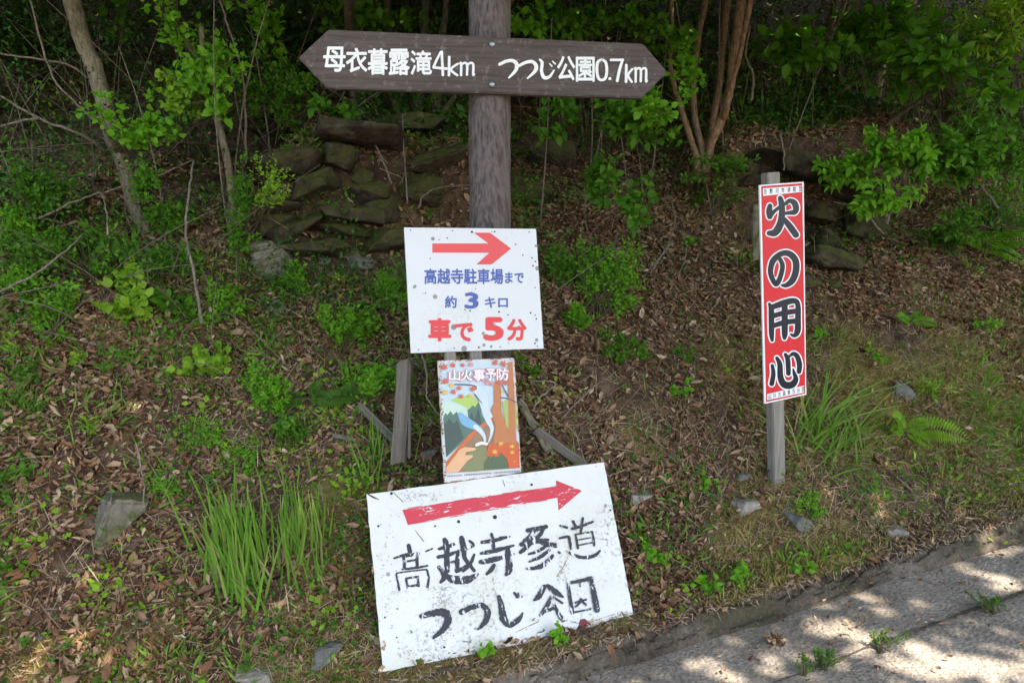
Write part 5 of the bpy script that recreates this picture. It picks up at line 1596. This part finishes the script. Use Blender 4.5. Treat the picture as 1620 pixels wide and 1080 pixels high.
# dry stalks and needles
pos, nm, s = scatter(32000, -2.6, 3.9, .17, 2.1, lambda x, s: np.clip(.55 + 1.2 * vnoise(x * 3, s * 3 + 9), .1, 1), .012)
d_, nn = flat_dirs(nm, RNG, .35)
ln = RNG.uniform(.03, .15, len(pos))
STRAW_V = np.array([(-.5, 0, 0), (.5, 0, 0), (-.5, .5, .04), (.5, .5, .04), (0, 1, 0)], float)
STRAW_F = np.array([(0, 1, 3), (0, 3, 2), (2, 3, 4)])
V, Fc = leaves(STRAW_V, STRAW_F, pos, d_, nn, ln, RNG.uniform(.0012, .003, len(pos)))
tag(link('dry_straw', mesh_from('dry_straw', V, Fc), M['straw']), 'dry stalks and needles strewn over the bank', 'straw', kind='stuff')
pos, nm, s = scatter(12000, -2.0, 3.9, -.01, .3, None, .008)
d_, nn = flat_dirs(nm, RNG, .5)
ln = RNG.uniform(.012, .045, len(pos))
V, Fc = leaves(STRAW_V, STRAW_F, pos, d_, nn, ln, RNG.uniform(.0015, .0035, len(pos)))
tag(link('chopped_straw', mesh_from('chopped_straw', V, Fc), M['straw']), 'short bits of straw along the kerb', 'straw', kind='stuff')
pos, nm, s = scatter(1500, -2.0, 3.9, -.01, .3, None, .008)
d_, nn = flat_dirs(nm, RNG, .5)
ln = RNG.uniform(.012, .036, len(pos))
V, Fc = leaves(DEAD_V, LEAF8_F, pos, d_, nn, ln, ln * RNG.uniform(.3, .75, len(pos)))
tag(link('kerb_litter', mesh_from('kerb_litter', V, Fc), M['dead']), 'dead leaves caught along the kerb', 'leaf litter', kind='stuff')
# creeping weeds: little groups of leaves
def weed_d(x, s):
    low = 1 - sm(s, .3, 1.0)
    return np.clip((.2 + .55 * low + .3 * (1 - sm(x, -.8, .1))) * np.clip(.4 + 2.6 * vnoise(x * 2.6 + 40, s * 2.6 + 7), 0, 1) * sm(s, .05, .2), 0, 1)
pos, nm, s = scatter(10500, -2.6, 3.9, .05, 1.9, weed_d, .012)
k = 4
P4 = np.repeat(pos, k, 0); N4 = np.repeat(nm, k, 0)
d_, nn = flat_dirs(N4, RNG, .4)
d_ = unit(d_ + N4 * RNG.uniform(.1, .7, (len(P4), 1)))
ln = np.repeat(RNG.uniform(.008, .022, len(pos)), k) * RNG.uniform(.7, 1.2, len(P4))
V, Fc = leaves(LEAF4_V, LEAF4_F, P4 + N4 * RNG.uniform(0, .02, (len(P4), 1)), d_, nn, ln, ln * .95)
tag(link('creeping_weeds', mesh_from('creeping_weeds', V, Fc), M['leaf_weed']), 'small creeping weeds low on the bank', 'weeds', kind='stuff')
# low sprigs of mixed kinds merging into each other
for kk, (nm_, mt_, cnt, Lr, wr, x0, x1) in enumerate((('low_plants', 'leaf_mid', 230, (.014, .03), .6, -2.6, 3.9), ('low_sprigs', 'leaf_bright', 220, (.010, .022), .62, -2.6, 3.9),
                                                      ('low_seedlings', 'leaf_lime', 60, (.018, .034), .8, -2.6, 3.9), ('narrow_leaved_weeds', 'grass', 260, (.03, .07), .16, -2.6, 3.9))):
    def sprig_d(x, s):
        left = 1 - sm(x, -.5, .3)
        left = left * (.45 + .55 * sm(s, .35, .8))
        return np.clip((.12 + .55 * left + .15 * sm(x, .9, 1.7) * (1 - sm(s, .5, 1))) * np.clip(.55 + 2.2 * vnoise(x * 1.9 + 23 + kk * 7, s * 1.9 + 3), .05, 1), 0, 1)
    c_, nc, sc_ = scatter(cnt * 5, x0, x1, .06, 2.0, sprig_d, .0)
    c_, nc = c_[:cnt], nc[:cnt]
    P_ = []; D_ = []; N_ = []; L_ = []
    for c0, n0 in zip(c_, nc):
        q = RNG.integers(10, 46); r_ = RNG.uniform(.025, .085)
        o_ = RNG.normal(size=(q, 3)) * r_ * [1, 1, .5]
        hz = np.abs(o_[:, 2]) + .012
        xx, yy = c0[0] + o_[:, 0], c0[1] + o_[:, 1]
        P_.append(np.stack([xx, yy, ground(xx, yy) + hz], -1))
        D_.append(unit(np.stack([o_[:, 0], o_[:, 1], hz * .7], -1) / r_ + RNG.normal(size=(q, 3)) * .5 + n0 * .4))
        N_.append(unit(n0 + RNG.normal(size=(q, 3)) * .5)); L_.append(np.full(q, RNG.uniform(*Lr)) * RNG.uniform(.7, 1.2, q))
    P_, D_, N_, L_ = (np.concatenate(a) for a in (P_, D_, N_, L_))
    V, Fc = leaves(LEAF4_V, LEAF4_F, P_, D_, N_, L_, L_ * wr * 1.3)
    tag(link(nm_, mesh_from(nm_, V, Fc), M[mt_]), 'mixed low green plants spreading over the bank', 'ground plants', kind='stuff')
# moss and short dry grass
pos, nm, s = scatter(170000, -2.6, 3.9, .03, 1.5, moss_d, .006)
d_ = unit(nm + RNG.normal(size=nm.shape) * .75)
ln = RNG.uniform(.012, .045, len(pos)) * RNG.choice([1, 1.8], len(pos), p=[.85, .15])
V, Fc = leaves(STRAW_V, STRAW_F, pos, d_, rnd_dirs(len(pos)), ln, RNG.uniform(.002, .0045, len(pos)))
tag(link('moss_and_short_grass', mesh_from('moss_and_short_grass', V, Fc), M['dry_grass']), 'olive moss and short dry grass low on the bank', 'moss', kind='stuff')
# litter on the road: leaf bits and grit by the kerb
x = RNG.uniform(-.4, 3.6, 420); s_ = -np.abs(RNG.normal(0, .35, 420)) - .03
y = y_k(x) + s_ / KC
pos = np.stack([x, y, z_road(x, y) + .012], -1)
d_, nn = flat_dirs(np.tile([0, 0, 1.0], (420, 1)), RNG, .3)
ln = RNG.uniform(.008, .03, 420)
V, Fc = leaves(DEAD_V, LEAF8_F, pos, d_, nn, ln, ln * .6)
tag(link('road_litter', mesh_from('road_litter', V, Fc), M['dead']), 'scraps of dead leaf on the road by the kerb', 'leaf litter', kind='stuff')
n = 2600
x = RNG.uniform(-.3, 3.6, n); s_ = -RNG.uniform(0, 1.1, n) ** 1.3 - .03
y = y_k(x) + s_ / KC
pos = np.stack([x, y, z_road(x, y) + .008], -1)
GR_V = np.array([(.5, 0, 0), (-.5, .4, .1), (-.4, -.5, 0), (0, 0, .7)], float)
GR_F = np.array([(0, 1, 3), (1, 2, 3), (2, 0, 3)])
V, Fc = leaves(GR_V, GR_F, pos, rnd_dirs(n) * [1, 1, 0] + [0, 0, .001], np.tile([0, 0, 1.0], (n, 1)), RNG.uniform(.003, .008, n), RNG.uniform(.003, .009, n))
tag(link('road_grit', mesh_from('road_grit', V, Fc), M['rock_pale']), 'grit scattered on the road', 'grit', kind='stuff')
# a tuft of brown matter on the road
g = G(1225, 1018)
n = 60
pos = np.array(g) + RNG.normal(size=(n, 3)) * [.014, .012, .007] + [0, 0, .02]
V, Fc = leaves(DEAD_V, LEAF8_F, pos, rnd_dirs(n), rnd_dirs(n), .022, .014)
tag(link('withered_leaf_clump', mesh_from('withered_leaf_clump', V, Fc), M['dead']), 'dark clump of withered leaves lying alone on the road', 'dead leaves')

# ------------------------------------------------------------------ the dark wood behind: undergrowth and brushwood
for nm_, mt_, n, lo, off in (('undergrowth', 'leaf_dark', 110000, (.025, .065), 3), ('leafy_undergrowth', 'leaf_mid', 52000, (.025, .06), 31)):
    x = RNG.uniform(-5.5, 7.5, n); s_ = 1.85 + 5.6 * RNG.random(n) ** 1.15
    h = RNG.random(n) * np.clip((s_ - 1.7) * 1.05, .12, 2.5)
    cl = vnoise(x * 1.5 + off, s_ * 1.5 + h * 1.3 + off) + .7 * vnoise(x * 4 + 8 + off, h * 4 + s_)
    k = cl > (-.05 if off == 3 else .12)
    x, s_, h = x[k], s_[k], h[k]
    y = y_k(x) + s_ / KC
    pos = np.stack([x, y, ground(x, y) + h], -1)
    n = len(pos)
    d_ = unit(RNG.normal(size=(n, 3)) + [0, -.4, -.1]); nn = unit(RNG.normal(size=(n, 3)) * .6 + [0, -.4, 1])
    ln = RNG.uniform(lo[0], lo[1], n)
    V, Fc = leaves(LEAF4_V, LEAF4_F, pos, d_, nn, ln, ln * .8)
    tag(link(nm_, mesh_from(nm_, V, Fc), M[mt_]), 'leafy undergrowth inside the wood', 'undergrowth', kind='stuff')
for nm_, n, s0, s1, hk, off, mt_ in (('leafy_tangle', 20000, .95, 1.9, .55, 61, 'leaf_mid'), ('leafy_tangle_behind', 34000, 1.7, 3.4, 1.5, 91, 'leaf_mid')):
    x = RNG.uniform(-3.8, -.55, n) if off == 61 else RNG.uniform(-4.2, 5.2, n); s_ = RNG.uniform(s0, s1, n)
    h = RNG.random(n) * np.clip((s_ - s0 + .25) * hk, .1, hk)
    cl = vnoise(x * 2.4 + off, s_ * 2.4 + h * 2.3) + .9 * vnoise(x * 6.5 + 8, h * 6 + s_ * 2)
    y = y_k(x) + s_ / KC
    k = (cl > .16) & ~((x / y > -.61) & (x / y < -.515) & (y < 3.6) & (RNG.random(n) < .85))
    x, s_, h = x[k], s_[k], h[k]
    y = y_k(x) + s_ / KC
    pos = np.stack([x, y, ground(x, y) + h], -1); n = len(pos)
    d_ = unit(RNG.normal(size=(n, 3)) + [0, -.3, -.1]); nn = unit(RNG.normal(size=(n, 3)) * .6 + [0, -.6, 1])
    ln = RNG.uniform(.014, .034, n)
    V, Fc = leaves(LEAF4_V, LEAF4_F, pos, d_, nn, ln, ln * .8)
    tag(link(nm_, mesh_from(nm_, V, Fc), M[mt_]), 'fine leafy tangle between the shrubs', 'undergrowth', kind='stuff')
n = 5200
x = np.where(RNG.random(n) < .6, RNG.uniform(-1.35, .35, n), RNG.uniform(1.1, 2.9, n)); s_ = RNG.uniform(1.3, 2.05, n)
cl = vnoise(x * 3.3 + 14, s_ * 3.3) + .9 * vnoise(x * 8 + 8, s_ * 8)
k = cl > .12
x, s_ = x[k], s_[k]; n = len(x)
y = y_k(x) + s_ / KC - .05
pos = np.stack([x, y, ground(x, y + .05) + RNG.uniform(.0, .12, n)], -1)
d_ = unit(RNG.normal(size=(n, 3)) + [0, -.5, -.1]); nn = unit(RNG.normal(size=(n, 3)) * .6 + [0, -.8, 1])
ln = RNG.uniform(.014, .034, n)
V, Fc = leaves(LEAF4_V, LEAF4_F, pos, d_, nn, ln, ln * .8)
tag(link('ledge_creepers', mesh_from('ledge_creepers', V, Fc), M['leaf_weed']), 'small creeping plants on the rock ledges', 'ground plants', kind='stuff')
n = 26000
x = np.where(RNG.random(n) < .6, RNG.uniform(-3.4, -.7, n), RNG.uniform(.3, 4.6, n)); s_ = RNG.uniform(1.35, 2.6, n)
h = RNG.random(n) * np.where(x < 0, np.clip((s_ - 1.1) * 1.3, .15, 1.5), np.clip((s_ - 1.6) * .8, .06, .8))
cl = vnoise(x * 2.2 + 51, s_ * 2.2 + h * 2.3) + .8 * vnoise(x * 6 + 8, h * 6 + s_ * 2)
k = cl > .02
x, s_, h = x[k], s_[k], h[k]
y = y_k(x) + s_ / KC
pos = np.stack([x, y, ground(x, y) + h], -1); n = len(pos)
d_ = unit(RNG.normal(size=(n, 3)) + [0, -.3, -.1]); nn = unit(RNG.normal(size=(n, 3)) * .6 + [0, -.4, 1])
ln = RNG.uniform(.014, .036, n)
V, Fc = leaves(LEAF4_V, LEAF4_F, pos, d_, nn, ln, ln * .8)
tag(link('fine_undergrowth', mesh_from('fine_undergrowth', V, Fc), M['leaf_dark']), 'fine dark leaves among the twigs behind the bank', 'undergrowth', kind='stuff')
mb = MB()
rs = np.random.default_rng(21)
for k in range(760):
    x = rs.uniform(-3.6, 5.6); s_ = rs.uniform(1.25, 4.2)
    if -1.3 < x < .1 and s_ < 2.2: continue
    if k < 110: x = rs.uniform(-2.8, -1.2); s_ = rs.uniform(1.2, 2.5)
    y = float(y_k(x)) + s_ / KC
    b = np.array([x, y, float(ground(x, y)) - .02])
    L = rs.uniform(.2, .7) if s_ < 2.2 else rs.uniform(.3, 1.3)
    dv = np.array([rs.normal() * .6, rs.normal() * .35 - .15, rs.uniform(.15, 1.0)]); dv /= np.linalg.norm(dv)
    bend = rs.normal(size=3) * .35 + np.array([0, 0, -.25])
    pts = [b + dv * L * t + bend * L * t * t for t in np.linspace(0, 1, 6)]
    r0 = rs.uniform(.0015, .0045)
    mb.tube([tuple(p) for p in pts], [r0 * (1 - .13 * i) for i in range(6)], 4)
for k in range(200):
    x = rs.uniform(-3.4, 5.0); s_ = rs.uniform(1.7, 3.4)
    if -1.35 < x < .1: s_ += .8
    y = float(y_k(x)) + s_ / KC
    b = np.array([x, y, float(ground(x, y)) - .02])
    L = rs.uniform(.6, 2.0)
    dv = np.array([rs.normal() * .22, rs.normal() * .15 - .12, 1.0]); dv /= np.linalg.norm(dv)
    bend = rs.normal(size=3) * np.array([.16, .1, .05])
    pts = [b + dv * L * t + bend * L * t * t for t in np.linspace(0, 1, 7)]
    r0 = rs.uniform(.0025, .0065)
    mb.tube([tuple(p) for p in pts], [r0 * (1 - .1 * i) for i in range(7)], 5)
tag(mb.build('brushwood', M['twig'], None, True), 'tangle of thin bare twigs in the shade of the wood', 'brushwood', kind='stuff')

# ------------------------------------------------------------------ crowns overhead: unseen, they shade the bank; gaps cut to place sun patches
L3 = np.array(SUN)
e1 = np.cross(L3, [0, 0, 1.0]); e1 /= np.linalg.norm(e1); e2 = np.cross(L3, e1)
gaps = []
for px, py, r in ((1320, 993, 54), (1397, 955, 44), (1245, 1040, 56), (1463, 1053, 76), (1580, 1062, 74), (1603, 1012, 44), (1427, 1013, 44), (1180, 1070, 40), (1500, 960, 34), (1600, 920, 40), (1380, 1060, 40), (1300, 950, 24), (1580, 875, 40), (1517, 895, 26), (1110, 1058, 34),
                  (1417, 742, 32), (1313, 790, 36), (1390, 808, 32), (1190, 797, 15), (1212, 818, 17), (1573, 838, 34), (1463, 788, 16), (1500, 760, 16), (1350, 840, 12), (90, 1017, 42), (173, 1040, 40), (125, 1045, 26), (50, 1067, 34), (12, 982, 34),
                  (936, 694, 10), (1580, 780, 20), (285, 72, 10), (330, 100, 8), (1530, 650, 14), (1330, 905, 12), (1280, 965, 20), (1360, 1000, 18), (1500, 1000, 16), (1540, 930, 20)):
    g = np.array(G(px, py)); rr_ = r * g[1] / F
    gaps.append((g @ e1, g @ e2, rr_))
gaps = np.array(gaps)
shaded = []
for fc, qd in ((fw, wq), (fp, pq), (fg, bq), (fr_, rq), (fb, [outline[0], outline[2], outline[3], outline[5]])):
    for uu in np.linspace(0, 1, 5):
        for vv in np.linspace(0, 1, 5):
            a__, b__ = fc.l2(lerpq(qd, uu, vv))
            p_ = np.array(fc.c + fc.u * a__ + fc.v * b__)
            shaded.append((p_ @ e1, p_ @ e2))
shaded = np.array(shaded)

gaps = np.array([g_ for g_ in gaps if np.min(np.hypot(shaded[:, 0] - g_[0], shaded[:, 1] - g_[1])) > g_[2] + .06])
leak = np.random.default_rng(3).uniform(.0, .09, len(gaps))
n = 185000
z = RNG.uniform(4.1, 6.6, n)
gx = RNG.uniform(-5.0, 7.5, n); gy = RNG.uniform(.2, 12.5, n)
# a leaf at height z shades the ground point (gx, gy) near z = .8
z = z + np.clip(gy - 5.5, 0, 9) * .75
zg = .8 + np.clip(gy - 4.5, 0, 9) * .7
pos = np.stack([gx + L3[0] / L3[2] * (z - zg), gy + L3[1] / L3[2] * (z - zg), z], -1)
shp = []
for fc, qd in ((fw, wq), (fp, pq), (fg, bq), (fr_, rq), (fb, [outline[0], outline[2], outline[3], outline[5]])):
    for uu in np.linspace(0, 1, 9):
        for vv in np.linspace(0, 1, 9):
            a__, b__ = fc.l2(lerpq(qd, uu, vv))
            shp.append(np.array(fc.c + fc.u * a__ + fc.v * b__))
shp = np.array(shp)
src = shp[RNG.integers(0, len(shp), 6500)] + RNG.normal(size=(6500, 3)) * .07  # extra unseen leaves added to keep the sun off the signs
zt_ = RNG.uniform(4.3, 6.4, 6500)
src = src + L3 * ((zt_ - src[:, 2]) / L3[2])[:, None]
pos = np.concatenate([pos, src]); z = pos[:, 2]; n = len(pos)
cl = vnoise(pos[:, 0] * .9, pos[:, 1] * .9 + z)
a_ = pos @ e1; b_ = pos @ e2
ok = cl > -.6
for (ga, gb_, gr), lk in zip(gaps, leak):
    q = np.sqrt((a_ - ga) ** 2 + (b_ - gb_) ** 2) / gr
    ok &= (q > (.95 + .5 * vnoise(a_ * 9, b_ * 9 + z * 2))) | (RNG.random(n) < lk)
pos = pos[ok]
# unseen leaves added just above the view's upper edge to darken the bank top
m_ = 60000
yy = RNG.uniform(3.05, 7.5, m_); xx = RNG.uniform(-4.2, 6.0, m_)
zz = 1.5 + .356 * yy + .06 + .7 * RNG.random(m_) ** 1.3
low = np.stack([xx, yy, zz], -1)
low = low[(vnoise(xx * 1.4 + 77, yy * 1.4) > -.3) & ((xx < 2.0) | (RNG.random(m_) < .3))]
a_ = low @ e1; b_ = low @ e2
okl = np.ones(len(low), bool)
for (ga, gb_, gr) in gaps:
    okl &= np.hypot(a_ - ga, b_ - gb_) > gr
low = low[okl]
nlow = len(low)
pos = np.concatenate([pos, low]); n = len(pos)
d_ = unit(RNG.normal(size=(n, 3)) * [1, 1, .5]); nn = unit(RNG.normal(size=(n, 3)) * .5 + [.2, -.2, 1])
ln = RNG.uniform(.10, .17, n)
ln[-nlow:] *= .6
own = []
trees = [T1, T3, T4, T5, T6]
bx = np.array([-2.2, 1.6, 4.0, 6.2, .2])
which = np.argmin(np.abs(pos[:, 0:1] - bx[None, :] + .6 * vnoise(pos[:, 1] * 1.2, pos[:, 2])[:, None]), 1)
for i, (root, gz, tops) in enumerate(trees):
    k = which == i
    if not k.any(): continue
    V, Fc = leaves(LEAF4_V, LEAF4_F, pos[k] - np.array(gz), d_[k], nn[k], ln[k], ln[k] * .8)
    link('crown_and_shade_leaves', mesh_from('crown_and_shade_leaves', V, Fc), M['leaf_mid'], root)  # tree crown together with the leaves added for shade
    mb = MB()
    pk = pos[k]
    rs = np.random.default_rng(40 + i)
    for j in range(14):
        t0 = np.array(tops[rs.integers(len(tops))]); t1 = pk[rs.integers(len(pk))]
        mid = (t0 + t1) / 2 + np.array([0, 0, .5])
        pts = [t0 * (1 - t) ** 2 + 2 * mid * t * (1 - t) + t1 * t * t - np.array(gz) for t in np.linspace(0, 1, 6)]
        mb.tube([tuple(p) for p in pts], [.03, .025, .019, .014, .009, .004], 5)
    mb.build('limbs', M['bark_grey'], root, True)
